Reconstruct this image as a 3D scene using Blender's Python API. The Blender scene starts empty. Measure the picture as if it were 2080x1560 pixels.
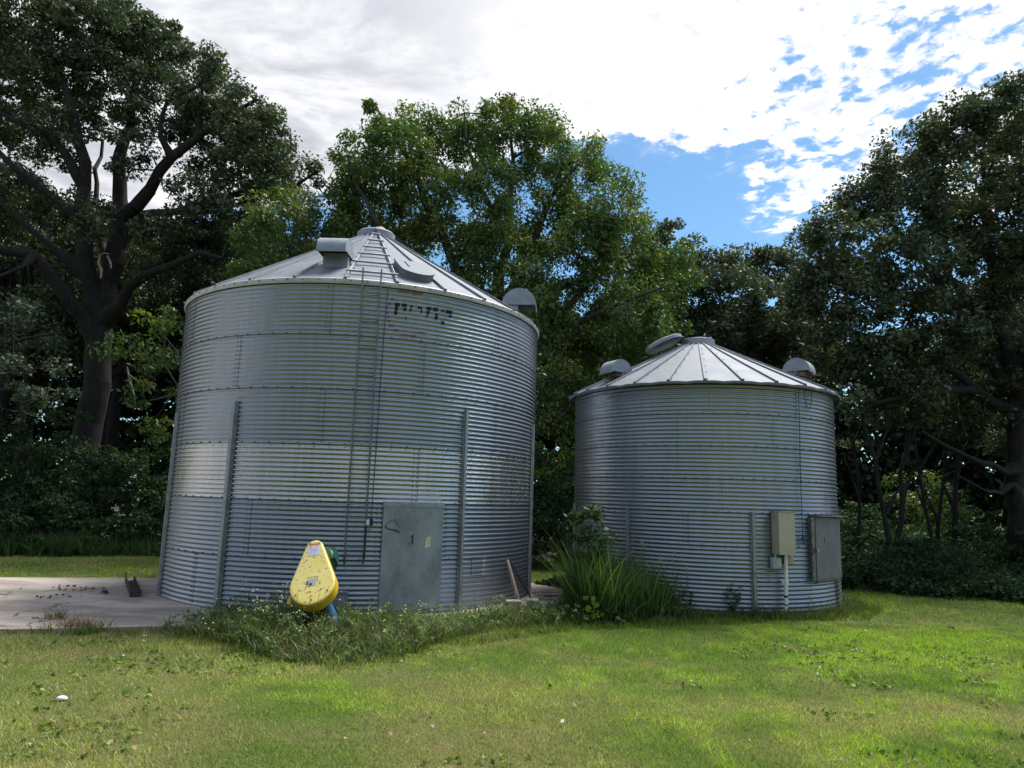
import bpy, math, random
import numpy as np
from math import radians as R, sin, cos, pi
random.seed(7); rng = np.random.default_rng(11)
scene = bpy.context.scene
col = scene.collection

# ------------------------------------------------------------------ camera
FOC, PITCH, ROLL, EYE = 1412.11, .1578, .0301, 1.788
_F = np.array([0, cos(PITCH), sin(PITCH)]); _U0 = np.array([0, -sin(PITCH), cos(PITCH)]); _R0 = np.array([1., 0, 0])
_R = cos(ROLL)*_R0 + sin(ROLL)*_U0; _U = -sin(ROLL)*_R0 + cos(ROLL)*_U0
_O = np.array([0, 0, EYE])
def ray(u, v): return _F + _R*(u-1040)/FOC - _U*(v-780)/FOC
def at(u, v, Y):
    d = ray(u, v); return _O + d*Y/d[1]
def on_ground(u, v, z=0.):
    d = ray(u, v); return _O + d*(z-EYE)/d[2]
def on_wall(u, v, b, dr=0.):
    d = ray(u, v); x, y, r = b; r = r+dr; o = _O - np.array([x, y, 0])
    a = d[0]**2+d[1]**2; bb = o[0]*d[0]+o[1]*d[1]; cc = o[0]**2+o[1]**2-r*r
    t = (-bb-math.sqrt(max(bb*bb-a*cc, 0)))/a; p = _O+t*d
    return math.atan2(p[1]-y, p[0]-x), float(p[2])
cd = bpy.data.cameras.new('camera'); cam = bpy.data.objects.new('camera', cd); col.objects.link(cam)
from mathutils import Matrix, Vector
cam.matrix_world = Matrix(((_R[0], _U[0], -_F[0], 0), (_R[1], _U[1], -_F[1], 0), (_R[2], _U[2], -_F[2], EYE), (0, 0, 0, 1)))
cd.sensor_width = 36; cd.lens = FOC/2080*36; cd.clip_end = 3000; cd.clip_start = .05
scene.camera = cam

# ------------------------------------------------------------------ helpers
class MB:
    def __init__(s): s.v = []; s.f = []; s.m = []; s.n = 0
    def add(s, V, F, mi=0):
        s.v.append(np.asarray(V, float).reshape(-1, 3))
        for f in F: s.f.append(tuple(int(i)+s.n for i in f)); s.m.append(mi)
        s.n += len(s.v[-1])
    def grid(s, P, mi=0, closed=False):
        P = np.asarray(P); a, b = P.shape[:2]; F = []
        for i in range(a-1):
            for j in range(b if closed else b-1):
                k = (j+1) % b; F.append((i*b+j, i*b+k, (i+1)*b+k, (i+1)*b+j))
        s.add(P.reshape(-1, 3), F, mi)
    def prism(s, prof, o, ex, ey, ez, length, mi=0):
        """profile points (a,b) in the ex,ey plane extruded along ez"""
        o, ex, ey, ez = map(np.asarray, (o, ex, ey, ez)); n = len(prof)
        A = [o+ex*a+ey*b for a, b in prof]; B = [p+ez*length for p in A]
        s.add(A+B, [tuple(range(n))[::-1], tuple(range(n, 2*n))]+[(i, (i+1) % n, n+(i+1) % n, n+i) for i in range(n)], mi)
    def box(s, c, ex, ey, ez, sx, sy, sz, mi=0, bev=0.):
        ex, ey, ez = map(np.asarray, (ex, ey, ez)); x, y = sx/2, sy/2; b = min(bev, x*.9, y*.9)
        if b > 0:
            prof = []
            for cx, cy, a0 in ((x-b, y-b, 0), (-x+b, y-b, 90), (-x+b, -y+b, 180), (x-b, -y+b, 270)):
                for k in range(4): a = R(a0+30*k); prof.append((cx+b*cos(a), cy+b*sin(a)))
        else: prof = [(x, y), (-x, y), (-x, -y), (x, -y)]
        s.prism(prof, np.asarray(c)-ez*sz/2, ex, ey, ez, sz, mi)
    def tube(s, pts, r, n=8, mi=0, caps=True):
        pts = [np.asarray(p, float) for p in pts]; rs = r if hasattr(r, '__len__') else [r]*len(pts); rings = []
        for i, p in enumerate(pts):
            d = pts[min(i+1, len(pts)-1)]-pts[max(i-1, 0)]; d = d/np.linalg.norm(d)
            h = np.array([0, 0, 1.]) if abs(d[2]) < .9 else np.array([1., 0, 0])
            a = np.cross(d, h); a /= np.linalg.norm(a); b = np.cross(d, a)
            rings.append([p+rs[i]*(cos(t)*a+sin(t)*b) for t in np.linspace(0, 2*pi, n, endpoint=False)])
        base = s.n; s.grid(np.array(rings), mi, True)
        if caps:
            s.f.append(tuple(range(base, base+n))); s.m.append(mi)
            e = base+n*(len(pts)-1); s.f.append(tuple(range(e, e+n))[::-1]); s.m.append(mi)
    def build(s, name, mats, parent=None, smooth=0):
        me = bpy.data.meshes.new(name); me.from_pydata(np.concatenate(s.v).tolist() if s.v else [], [], s.f); me.update()
        for m in (mats if isinstance(mats, (list, tuple)) else [mats]): me.materials.append(m)
        me.polygons.foreach_set('material_index', s.m)
        if smooth:
            me.polygons.foreach_set('use_smooth', [True]*len(s.f)); me.set_sharp_from_angle(angle=R(smooth))
        o = bpy.data.objects.new(name, me); col.objects.link(o)
        if parent: o.parent = parent
        return o
def npmesh(name, V, F, mat, parent=None, colors=None, smooth=False):
    V = np.ascontiguousarray(V, np.float32); F = np.ascontiguousarray(F, np.int32); k = F.shape[1]
    me = bpy.data.meshes.new(name); me.vertices.add(len(V)); me.vertices.foreach_set('co', V.ravel())
    me.loops.add(F.size); me.loops.foreach_set('vertex_index', F.ravel())
    me.polygons.add(len(F)); me.polygons.foreach_set('loop_start', np.arange(0, F.size, k, dtype=np.int32))
    if colors is not None:
        ca = me.color_attributes.new('tint', 'FLOAT_COLOR', 'POINT')
        c = np.ones((len(V), 4), np.float32); c[:, :3] = colors; ca.data.foreach_set('color', c.ravel())
    if smooth: me.polygons.foreach_set('use_smooth', np.ones(len(F), bool))
    me.update(calc_edges=True); me.materials.append(mat)
    o = bpy.data.objects.new(name, me); col.objects.link(o)
    if parent: o.parent = parent
    return o
def tag(o, label=None, cat=None, group=None, kind=None):
    if label: o['label'] = label
    if cat: o['category'] = cat
    if group: o['group'] = group
    if kind: o['kind'] = kind
    return o
def empty(name, loc=(0, 0, 0)):
    o = bpy.data.objects.new(name, None); o.location = loc; o.empty_display_size = .2; col.objects.link(o); return o
def localize(root):
    """children were built in world space: keep them there under a moved root"""
    bpy.context.view_layer.update()
    for c in root.children: c.matrix_parent_inverse = root.matrix_world.inverted()
def vnoise(x, y, s, seed=0):
    r = np.random.default_rng(seed); T = r.random((64, 64)); x = np.asarray(x)/s+100; y = np.asarray(y)/s+100
    i = np.floor(x).astype(int); j = np.floor(y).astype(int); a = x-i; b = y-j; a = a*a*(3-2*a); b = b*b*(3-2*b)
    g = lambda p, q: T[p % 64, q % 64]
    return (g(i, j)*(1-a)+g(i+1, j)*a)*(1-b)+(g(i, j+1)*(1-a)+g(i+1, j+1)*a)*b

# ------------------------------------------------------------------ materials
class NT:
    def __init__(s, tree): s.t = tree; tree.nodes.clear()
    def n(s, typ, ins=None, **kw):
        nd = s.t.nodes.new(typ)
        for k, v in kw.items(): setattr(nd, k, v)
        for k, v in (ins or {}).items():
            sk = nd.inputs[k]
            if isinstance(v, bpy.types.NodeSocket): s.t.links.new(v, sk)
            else: sk.default_value = v
        return nd
    def math(s, op, a, b=None, c=None, clamp=False):
        ins = {0: a}
        if b is not None: ins[1] = b
        if c is not None: ins[2] = c
        return s.n('ShaderNodeMath', ins, operation=op, use_clamp=clamp).outputs[0]
    def mix(s, f, a, b, blend='MIX'):
        nd = s.n('ShaderNodeMix', data_type='RGBA', blend_type=blend, clamp_factor=True)
        for i, v in ((0, f), (6, a), (7, b)):
            if isinstance(v, bpy.types.NodeSocket): s.t.links.new(v, nd.inputs[i])
            else: nd.inputs[i].default_value = v if i == 0 or len(v) == 4 else (*v, 1)
        return nd.outputs[2]
    def ramp(s, f, a, b): return s.n('ShaderNodeMapRange', {0: f, 1: a, 2: b}, interpolation_type='SMOOTHSTEP').outputs[0]
    def noise(s, vec, scale, detail=4, rough=.55, dist=0.):
        return s.n('ShaderNodeTexNoise', {'Vector': vec, 'Scale': scale, 'Detail': detail, 'Roughness': rough, 'Distortion': dist}).outputs[0]
    def coord(s, which='Object', scale=(1, 1, 1)):
        c = s.n('ShaderNodeTexCoord').outputs[which]
        return s.n('ShaderNodeMapping', {'Vector': c, 'Scale': scale}).outputs[0]
    def out(s, sh): s.n('ShaderNodeOutputMaterial', {'Surface': sh})
def newmat(name):
    m = bpy.data.materials.new(name); m.use_nodes = True; return m, NT(m.node_tree)
def surf(name, c1, c2=None, scale=8., rough=.6, metal=0., bump=0., stretch=(1, 1, 1), lo=.35, hi=.65, bscale=None, spots=None, rvar=0., spec=.5):
    m, t = newmat(name); co = t.coord('Object', stretch)
    f = t.ramp(t.noise(co, scale, 6), lo, hi); c = t.mix(f, c1, c2 or c1)
    if spots:
        sc, th, scale2 = spots
        c = t.mix(t.ramp(t.noise(co, scale2, 5, .7), th, th+.06), c, sc)
    ins = {'Base Color': c, 'Roughness': t.math('ADD', rough, t.math('MULTIPLY', t.math('SUBTRACT', f, .5), rvar)) if rvar else rough, 'Metallic': metal, 'Specular IOR Level': spec}
    if bump: ins['Normal'] = t.n('ShaderNodeBump', {'Height': t.noise(co, bscale or scale*3, 6), 'Strength': bump, 'Distance': .02}).outputs[0]
    t.out(t.n('ShaderNodeBsdfPrincipled', ins).outputs[0]); return m
def wall_metal(name, base, rough, metal, dusty=.35):
    m, t = newmat(name); co = t.coord('Object')
    st = t.noise(t.coord('Object', (6, 6, .35)), 2.2, 5, .6)           # streaks run down the sheet
    sp = t.noise(co, 1.3, 4); fine = t.noise(co, 60, 3, .6)
    c = t.mix(t.ramp(st, .3, .7), tuple(x*.93 for x in base), tuple(min(1, x*1.05) for x in base))
    c = t.mix(t.math('MULTIPLY', t.ramp(sp, .45, .75), .2), c, tuple(x*.82 for x in base))
    c = t.mix(t.math('MULTIPLY', t.ramp(fine, .5, .8), .25), c, tuple(min(1, x*1.25) for x in base))
    z = t.n('ShaderNodeSeparateXYZ', {0: co}).outputs[2]
    low = t.math('MULTIPLY', t.math('SUBTRACT', 1, t.ramp(z, .0, .7)), t.ramp(t.noise(co, 7, 5, .7), .4, .7))
    c = t.mix(t.math('MULTIPLY', low, dusty), c, (.42, .39, .34))
    r = t.math('ADD', rough-.06, t.math('MULTIPLY', st, .12))
    bump = t.n('ShaderNodeBump', {'Height': t.noise(co, 5, 3), 'Strength': .25, 'Distance': .02}).outputs[0]
    t.out(t.n('ShaderNodeBsdfPrincipled', {'Base Color': c, 'Roughness': t.math('ADD', r, t.math('MULTIPLY', low, .2)), 'Metallic': metal, 'Normal': bump}).outputs[0]); return m
def leafmat(name, c1, c2, c3, trans=.35, gloss=.06, grough=.45):
    """leaf colour differs leaf by leaf (tint) and spray by spray"""
    m, t = newmat(name)
    a = t.n('ShaderNodeAttribute', attribute_name='tint'); sx = t.n('ShaderNodeSeparateColor', {0: a.outputs['Color']})
    c = t.mix(sx.outputs[0], c1, c2); c = t.mix(t.ramp(sx.outputs[1], .72, .95), c, c3)
    df = t.n('ShaderNodeBsdfDiffuse', {'Color': c}).outputs[0]
    tc = t.mix(1., c, (1.25, 1.35, .55), 'MULTIPLY')
    tr = t.n('ShaderNodeBsdfTranslucent', {'Color': tc}).outputs[0]
    s = t.n('ShaderNodeMixShader', {0: trans, 1: df, 2: tr}).outputs[0]
    gl = t.n('ShaderNodeBsdfGlossy', {'Color': (.8, .85, .8, 1), 'Roughness': grough}).outputs[0]
    t.out(t.n('ShaderNodeMixShader', {0: gloss, 1: s, 2: gl}).outputs[0]); return m
def tintmat(name, trans=.3, gloss=.03):
    m, t = newmat(name); c = t.n('ShaderNodeAttribute', attribute_name='tint').outputs['Color']
    df = t.n('ShaderNodeBsdfDiffuse', {'Color': c}).outputs[0]; tr = t.n('ShaderNodeBsdfTranslucent', {'Color': t.mix(1., c, (1.2, 1.25, .6), 'MULTIPLY')}).outputs[0]
    s = t.n('ShaderNodeMixShader', {0: trans, 1: df, 2: tr}).outputs[0]
    gl = t.n('ShaderNodeBsdfGlossy', {'Color': (.8, .85, .8, 1), 'Roughness': .4}).outputs[0]
    t.out(t.n('ShaderNodeMixShader', {0: gloss, 1: s, 2: gl}).outputs[0]); return m
M = {}
M['wall'] = wall_metal('weathered_galvanised', (.315, .352, .40), .35, .84)
M['wall_new'] = wall_metal('bright_galvanised', (.52, .535, .54), .27, .9)
M['wall_small'] = wall_metal('weathered_galvanised_grey', (.32, .357, .405), .35, .84)
M['roof'] = surf('roof_steel', (.165, .18, .205), (.215, .23, .258), 2.5, .68, .2, .08, (1, 1, 1), bscale=6, spots=((.14, .147, .155), .60, 14), rvar=.1, spec=.25)
M['roof_rim'] = surf('eave_flashing', (.46, .46, .45), (.56, .56, .55), 5, .5, .5)
M['vent'] = surf('vent_sheet', (.25, .28, .32), (.31, .34, .375), 5, .6, .3, .03, rvar=.1, spec=.3)
M['black'] = surf('vent_shade_black', (.012, .012, .013), None, 5, .8)  # black colour for the shade inside the vent hoods and necks
M['bolt'] = surf('dark_bolt', (.10, .10, .11), (.2, .2, .21), 20, .5, .5)
M['seam'] = surf('seam_shadow_line', (.08, .085, .09), (.14, .145, .15), 10, .7, .3)  # dark colour standing in for the shadow line at sheet laps
M['steel'] = surf('galvanised_section', (.27, .29, .32), (.36, .38, .41), 8, .5, .7, .1, rvar=.1)
M['rod'] = surf('ladder_rod', (.13, .135, .145), (.20, .205, .215), 12, .42, .8)
M['door'] = surf('door_sheet', (.19, .22, .245), (.34, .375, .40), 3.2, .58, .35, .12, (1, 1, .55), lo=.3, hi=.7, bscale=2.2, spots=((.40, .43, .45), .60, 26))
M['door_small'] = surf('painted_door_sheet', (.15, .16, .175), (.20, .21, .225), 3, .55, .3, .08, spots=((.25, .26, .27), .68, 12))
M['red'] = surf('faded_red_paint', (.30, .055, .045), (.27, .13, .11), 30, .7)
M['paint_black'] = surf('faded_black_paint', (.008, .008, .009), (.02, .02, .022), 30, .7)
M['pale'] = surf('ghost_paint', (.36, .44, .47), (.30, .34, .37), 40, .7)
M['rust'] = surf('rust', (.10, .045, .025), (.20, .13, .10), 14, .85, .1, .3)
M['rust_dark'] = surf('dark_rust', (.045, .028, .022), (.09, .06, .05), 18, .8, .2, .3)
M['wood'] = surf('old_board', (.24, .17, .13), (.36, .29, .24), 6, .85, 0, .4, (8, 8, 1))
M['wood_dark'] = surf('dark_board', (.05, .035, .03), (.09, .065, .055), 6, .85, 0, .4, (8, 8, 1))
M['yellow'] = surf('yellow_guard', (.86, .69, .19), (.90, .74, .26), 3, .45, 0, .02, spots=((.20, .14, .06), .575, 24))
M['yellow_rim'] = surf('yellow_guard_rim', (.74, .44, .02), (.78, .50, .035), 3, .4, 0)
M['green'] = surf('green_motor_paint', (.012, .085, .045), (.02, .12, .065), 9, .5, 0, .05)
M['blue'] = surf('blue_tube_paint', (.02, .10, .24), (.04, .15, .30), 6, .45, 0, .05, spots=((.16, .17, .18), .68, 16))
M['iron'] = surf('black_iron', (.015, .015, .016), (.03, .028, .026), 12, .6, .3)
M['white'] = surf('white_sticker', (.72, .73, .76), (.62, .63, .68), 30, .6)
M['sticker_ink'] = surf('sticker_print', (.35, .37, .42), (.5, .5, .56), 60, .6)
M['orange'] = surf('orange_band', (.72, .20, .03), (.6, .16, .03), 20, .6)
M['paper'] = surf('torn_paper', (.74, .72, .60), (.62, .55, .30), 14, .8)
M['beige'] = surf('beige_box_paint', (.44, .39, .28), (.50, .46, .36), 5, .55, 0, .03, (1, 1, .4), spots=((.34, .24, .10), .68, 5))
M['beige_side'] = surf('beige_box_side', (.38, .33, .25), (.44, .38, .30), 5, .6)
M['pvc'] = surf('white_pvc', (.80, .80, .79), (.72, .72, .70), 5, .45, 0, 0, spots=((.25, .23, .19), .70, 9))
M['pvc_grey'] = surf('grey_plastic', (.36, .42, .46), (.42, .47, .50), 5, .5)
M['rope'] = surf('blue_rope', (.02, .055, .17), (.04, .09, .22), 40, .9)
M['nest'] = surf('dry_nest_straw', (.16, .115, .07), (.30, .23, .15), 30, .95, 0, .5)
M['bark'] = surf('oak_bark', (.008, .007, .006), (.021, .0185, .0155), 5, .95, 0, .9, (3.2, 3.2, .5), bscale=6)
M['bark_pale'] = surf('grey_bark', (.03, .026, .021), (.07, .06, .048), 7, .95, 0, .6, (2.5, 2.5, .6))
M['deadwood'] = surf('bleached_deadwood', (.22, .19, .15), (.32, .28, .23), 8, .9)
M['stone'] = surf('beige_stone', (.42, .34, .26), (.52, .44, .35), 9, .9, 0, .3)
M['white_stone'] = surf('white_stone', (.66, .68, .72), (.55, .57, .6), 9, .7)
M['block'] = surf('old_concrete_block', (.22, .20, .18), (.33, .31, .28), 7, .95, 0, .5)
M['oak'] = leafmat('oak_leaves', (.026, .044, .018), (.058, .080, .032), (.085, .095, .038), .30, .07, .5)
M['oak_grey'] = leafmat('grey_oak_leaves', (.032, .052, .030), (.060, .085, .052), (.08, .10, .06), .22, .05, .5)
M['elder'] = leafmat('box_elder_leaves', (.032, .072, .016), (.092, .155, .028), (.20, .20, .028), .36, .05, .45)
M['under'] = leafmat('undergrowth_leaves', (.014, .036, .017), (.036, .070, .027), (.05, .095, .03), .3, .02, .5)
M['far'] = leafmat('far_wood_leaves', (.016, .035, .014), (.035, .06, .022), (.05, .075, .025), .15, .03, .5)
M['sapling'] = leafmat('sapling_leaves', (.022, .055, .02), (.055, .11, .032), (.10, .17, .035), .35, .03, .5)
M['lime'] = leafmat('bright_seedling_leaves', (.15, .24, .02), (.26, .34, .035), (.34, .36, .05), .45, .04, .45)
M['grass'] = tintmat('grass_blades', .35, .02)
M['litter'] = tintmat('dry_leaf_bits', .15, .02)
# concrete: stained, cracked
def concrete():
    m, t = newmat('concrete_pad'); co = t.coord('Object')
    a = t.noise(t.coord('Object', (.5, 1.2, 1)), .9, 6, .6, .6); b = t.noise(co, 5, 6, .7); g = t.noise(co, 60, 3)
    c = t.mix(t.ramp(a, .38, .62), (.27, .225, .19), (.50, .43, .37)); c = t.mix(t.math('MULTIPLY', t.ramp(b, .5, .7), .35), c, (.20, .175, .15))
    c = t.mix(t.math('MULTIPLY', t.ramp(g, .55, .75), .25), c, (.55, .5, .45))
    w = t.n('ShaderNodeVectorMath', {0: co, 1: t.n('ShaderNodeVectorMath', {0: t.n('ShaderNodeTexNoise', {'Vector': co, 'Scale': 1.5, 'Detail': 4}).outputs[1], 3: .9}, operation='SCALE').outputs[0]}, operation='ADD').outputs[0]
    vo = t.n('ShaderNodeTexVoronoi', {'Vector': w, 'Scale': .42}, feature='DISTANCE_TO_EDGE').outputs[0]
    c = t.mix(t.math('SUBTRACT', 1, t.ramp(vo, .001, .005)), c, (.05, .045, .035))
    bp = t.n('ShaderNodeBump', {'Height': b, 'Strength': .3, 'Distance': .02}).outputs[0]
    t.out(t.n('ShaderNodeBsdfPrincipled', {'Base Color': c, 'Roughness': .9, 'Normal': bp}).outputs[0]); return m
M['concrete'] = concrete()
def soil():
    m, t = newmat('turf_soil'); co = t.coord('Object')
    a = t.noise(co, .7, 5, .6); b = t.noise(co, 9, 6, .7); g = t.noise(co, 45, 4, .7)
    c = t.mix(t.ramp(a, .4, .62), (.075, .10, .022), (.13, .115, .05)); c = t.mix(t.math('MULTIPLY', t.ramp(b, .4, .65), .55), c, (.055, .085, .018))
    c = t.mix(t.math('MULTIPLY', t.ramp(g, .52, .7), .5), c, (.17, .15, .07))
    bp = t.n('ShaderNodeBump', {'Height': g, 'Strength': .6, 'Distance': .03}).outputs[0]
    t.out(t.n('ShaderNodeBsdfPrincipled', {'Base Color': c, 'Roughness': .95, 'Normal': bp, 'Specular IOR Level': .1}).outputs[0]); return m
M['soil'] = soil()

# ------------------------------------------------------------------ sky and sun
SUN_EL, SUN_AZ = R(61), R(44)          # azimuth from +Y towards +X: high, ahead of the camera, behind thin cloud
w = bpy.data.worlds.new('World'); scene.world = w; w.use_nodes = True
t = NT(w.node_tree)
sky = t.n('ShaderNodeTexSky', sky_type='NISHITA', sun_disc=False, sun_elevation=SUN_EL, sun_rotation=SUN_AZ, air_density=1.0, dust_density=.3, ozone_density=2.5)
blue = t.n('ShaderNodeVectorMath', {0: sky.outputs[0], 3: .085}, operation='SCALE').outputs[0]
blue = t.mix(1., blue, (.74, .97, 1.02), 'MULTIPLY')
d = t.n('ShaderNodeTexCoord').outputs['Generated']
sx = t.n('ShaderNodeSeparateXYZ', {0: d}); zc = t.math('MAXIMUM', sx.outputs[2], .0)
zz = t.math('ADD', zc, .06)
px = t.math('DIVIDE', sx.outputs[0], zz); py = t.math('DIVIDE', sx.outputs[1], zz)
P = t.n('ShaderNodeCombineXYZ', {0: px, 1: py}).outputs[0]
def vnode(scale, rot=0.): return t.n('ShaderNodeMapping', {'Vector': P, 'Scale': (*scale, 1), 'Rotation': (0, 0, rot)}).outputs[0]
warp = t.noise(vnode((1, 1)), 1.6, 5, .6)
big = t.noise(vnode((1., 1.4), R(-25)), 1.1, 5, .55)
puff = t.noise(vnode((1., .85), R(-20)), 11., 8, .56, .35)
puff2 = t.noise(vnode((1., 1.), R(-32)), 26., 7, .6, .5)
tex = t.math('ADD', t.math('MULTIPLY', puff, .65), t.math('MULTIPLY', puff2, .35))
# coverage: a sheet overhead that frays out into clear blue towards the low sky ahead
yedge = t.math('ADD', t.math('SUBTRACT', py, t.math('MULTIPLY', t.math('ABSOLUTE', t.math('SUBTRACT', px, .25)), .36)), t.math('MULTIPLY', t.math('SUBTRACT', big, .5), .55))
right = t.ramp(t.math('ADD', px, t.math('MULTIPLY', t.math('SUBTRACT', warp, .5), .8)), .05, .75)
tongue = t.math('MULTIPLY', t.ramp(px, .58, .74), t.math('SUBTRACT', 1, t.ramp(px, .84, 1.0)))
yedge = t.math('SUBTRACT', yedge, t.math('MULTIPLY', tongue, .30))
front = t.math('SUBTRACT', 1, t.ramp(yedge, 1.46, 1.86))
back = t.ramp(t.math('ADD', py, t.math('MULTIPLY', t.math('SUBTRACT', warp, .5), .8)), -.9, .7)
cov = t.math('ADD', t.math('SUBTRACT', t.math('MULTIPLY', t.math('MULTIPLY', front, back), .62), .30), t.math('MULTIPLY', right, -.25))
dens = t.ramp(t.math('ADD', t.math('MULTIPLY', t.math('SUBTRACT', tex, .5), 1.25), t.math('ADD', cov, .5)), .47, .61)
thin = t.math('MULTIPLY', t.ramp(t.math('ADD', tex, t.math('MULTIPLY', cov, .5)), .42, .62), .22)
dens = t.math('MAXIMUM', dens, thin)
veil = t.math('ADD', .42, t.math('MULTIPLY', t.math('SUBTRACT', warp, .5), .12))      # thin even cloud behind the camera
dens = t.math('ADD', t.math('MULTIPLY', dens, back), t.math('MULTIPLY', veil, t.math('SUBTRACT', 1, back)))
grey = t.math('MULTIPLY', t.math('SUBTRACT', 1, t.ramp(px, -.5, .3)), t.ramp(t.noise(vnode((1., 1.6), R(20)), 2.1, 6, .6, .4), .34, .62))
gpuff = t.math('MULTIPLY', t.ramp(t.math('ADD', puff, t.math('MULTIPLY', right, .02)), .56, .72), .5)
cloud = t.mix(grey, (.60, .605, .62), (.315, .32, .355)); cloud = t.mix(gpuff, cloud, (.34, .37, .43))
skyc = t.mix(dens, blue, cloud)
t.n('ShaderNodeOutputWorld', {'Surface': t.n('ShaderNodeBackground', {'Color': skyc, 'Strength': 1.}).outputs[0]})
sl = bpy.data.lights.new('sun', 'SUN'); sl.energy = 3.6; sl.angle = R(24); sl.color = (1, .97, .92)
so = bpy.data.objects.new('sun', sl); col.objects.link(so)
sd = Vector((sin(SUN_AZ)*cos(SUN_EL), cos(SUN_AZ)*cos(SUN_EL), sin(SUN_EL)))
so.rotation_euler = sd.to_track_quat('Z', 'Y').to_euler(); so.location = sd*60

# ------------------------------------------------------------------ ground
def sheet(name, poly, z, mat, z0=None):
    b = MB(); n = len(poly)
    if z0 is None: b.add([(x, y, z) for x, y in poly], [tuple(range(n))])
    else: b.prism(poly, (0, 0, z0), (1, 0, 0), (0, 1, 0), (0, 0, 1), z-z0)
    return b.build(name, mat)
tag(sheet('ground', [(-400, -400), (400, -400), (400, 600), (-400, 600)], 0, M['soil']), kind='structure')
M['litter_floor'] = surf('leaf_litter_soil', (.028, .024, .014), (.05, .045, .022), 6, .95, 0, .5)  # leaf litter, its colour darkened to carry the shade under the trees
tag(sheet('woodland_floor', [(-60, 16.9), (-11.8, 17.3), (-8.6, 18.7), (-3, 19), (0, 17.4), (2, 17.7), (5, 17.3), (6.5, 16.3), (7.5, 15.0), (9.3, 14.1), (14, 13.3), (40, 10), (60, 60), (-60, 60)], .006, M['litter_floor']), kind='structure')
PAD = [(-16, 5.6), (-5.9, 8.52), (-4.1, 9.05), (-3.0, 9.75), (-1.0, 10.0), (.3, 11.3), (1.45, 12.2), (1.3, 13.4), (.4, 14.6), (-2.8, 17.0), (-6.5, 13.46), (-9.1, 12.95), (-16, 11.6)]
tag(sheet('concrete_pad', PAD, .05, M['concrete'], -.2), kind='structure')
def inside(px, py, poly):
    r = np.zeros(len(px), bool); n = len(poly)
    for i in range(n):
        x1, y1 = poly[i]; x2, y2 = poly[(i+1) % n]
        c = ((y1 > py) != (y2 > py)) & (px < (x2-x1)*(py-y1)/(y2-y1+1e-12)+x1); r ^= c
    return r

# ------------------------------------------------------------------ bins
B1 = (-2.8182, 13.3427, 3.2748); B2 = (3.7866, 13.9477, 2.4777)
PITCHC = .0677; AMP = .0092
def pol(b, th, r, z): return np.array([b[0]+r*cos(th), b[1]+r*sin(th), z])
def frame(th): return np.array([-sin(th), cos(th), 0]), np.array([cos(th), sin(th), 0]), np.array([0, 0, 1.])   # tangent, outward, up
def bolt(mb, b, th, r, z, s=.011, mi=1):
    tn, ou, up = frame(th); mb.prism([(s*cos(a), s*sin(a)) for a in np.arange(6)*pi/3], pol(b, th, r, z), tn, up, ou, s*1.1, mi)
def radius(b, z, amp=AMP): return b[2]+amp*cos(2*pi*z/PITCHC_of[b])
PITCHC_of = {B1: .813/12, B2: .5389/8}
def patch(mb, b, th0, th1, z0, z1, off=.0018, mi=0, nt=5):
    nz = max(2, int((z1-z0)/.007)+1); Z = np.linspace(z0, z1, nz); T = np.linspace(th0, th1, nt)
    mb.grid([[pol(b, a, radius(b, z)+off, z) for a in T] for z in Z], mi)
def wall_ring(b, root, zb, H, k, mat, seams, nbolt, double=True, nseg=168, vs=.0677, label=None, skip=None):
    mb = MB(); rows = int(round(H/PITCHC_of[b]))*10; T = np.linspace(0, 2*pi, nseg, endpoint=False)
    V = []
    for i in range(rows+1):
        z = zb+H*i/rows; r = radius(b, z)
        V.append(np.stack([b[0]+r*np.cos(T), b[1]+r*np.sin(T), 0*T+z], -1))
    V.insert(0, V[0]*[1, 1, 1]-np.stack([np.cos(T)*.02, np.sin(T)*.02, 0*T], -1))
    mb.grid(V, 0, True)
    if k:                                                        # bolts and painted lap shadow line on the ring's lower seam
        zs = zb
        for i in range(nbolt):
            th = 2*pi*(i+.3*k)/nbolt; bolt(mb, b, th, radius(b, zs)-.002, zs, .0125)
        Tn = np.linspace(0, 2*pi, nseg, endpoint=False)
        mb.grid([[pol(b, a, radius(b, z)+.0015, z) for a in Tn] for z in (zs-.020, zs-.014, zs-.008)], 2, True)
    for th in seams:
        th = R(th); n = int(H/vs)
        for i in range(n):
            z = zb+vs*(i+.5)
            if z > zb+H-.02: continue
            for s in ((-.5, .5) if double else (0,)): bolt(mb, b, th+s*.058/b[2], radius(b, z)-.002, z, .0088)
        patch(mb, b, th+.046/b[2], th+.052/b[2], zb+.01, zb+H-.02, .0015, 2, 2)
    o = mb.build('wall_ring', [mat, M['bolt'], M['seam']], root, 50)
    if label: o['label'] = label
    return o
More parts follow.
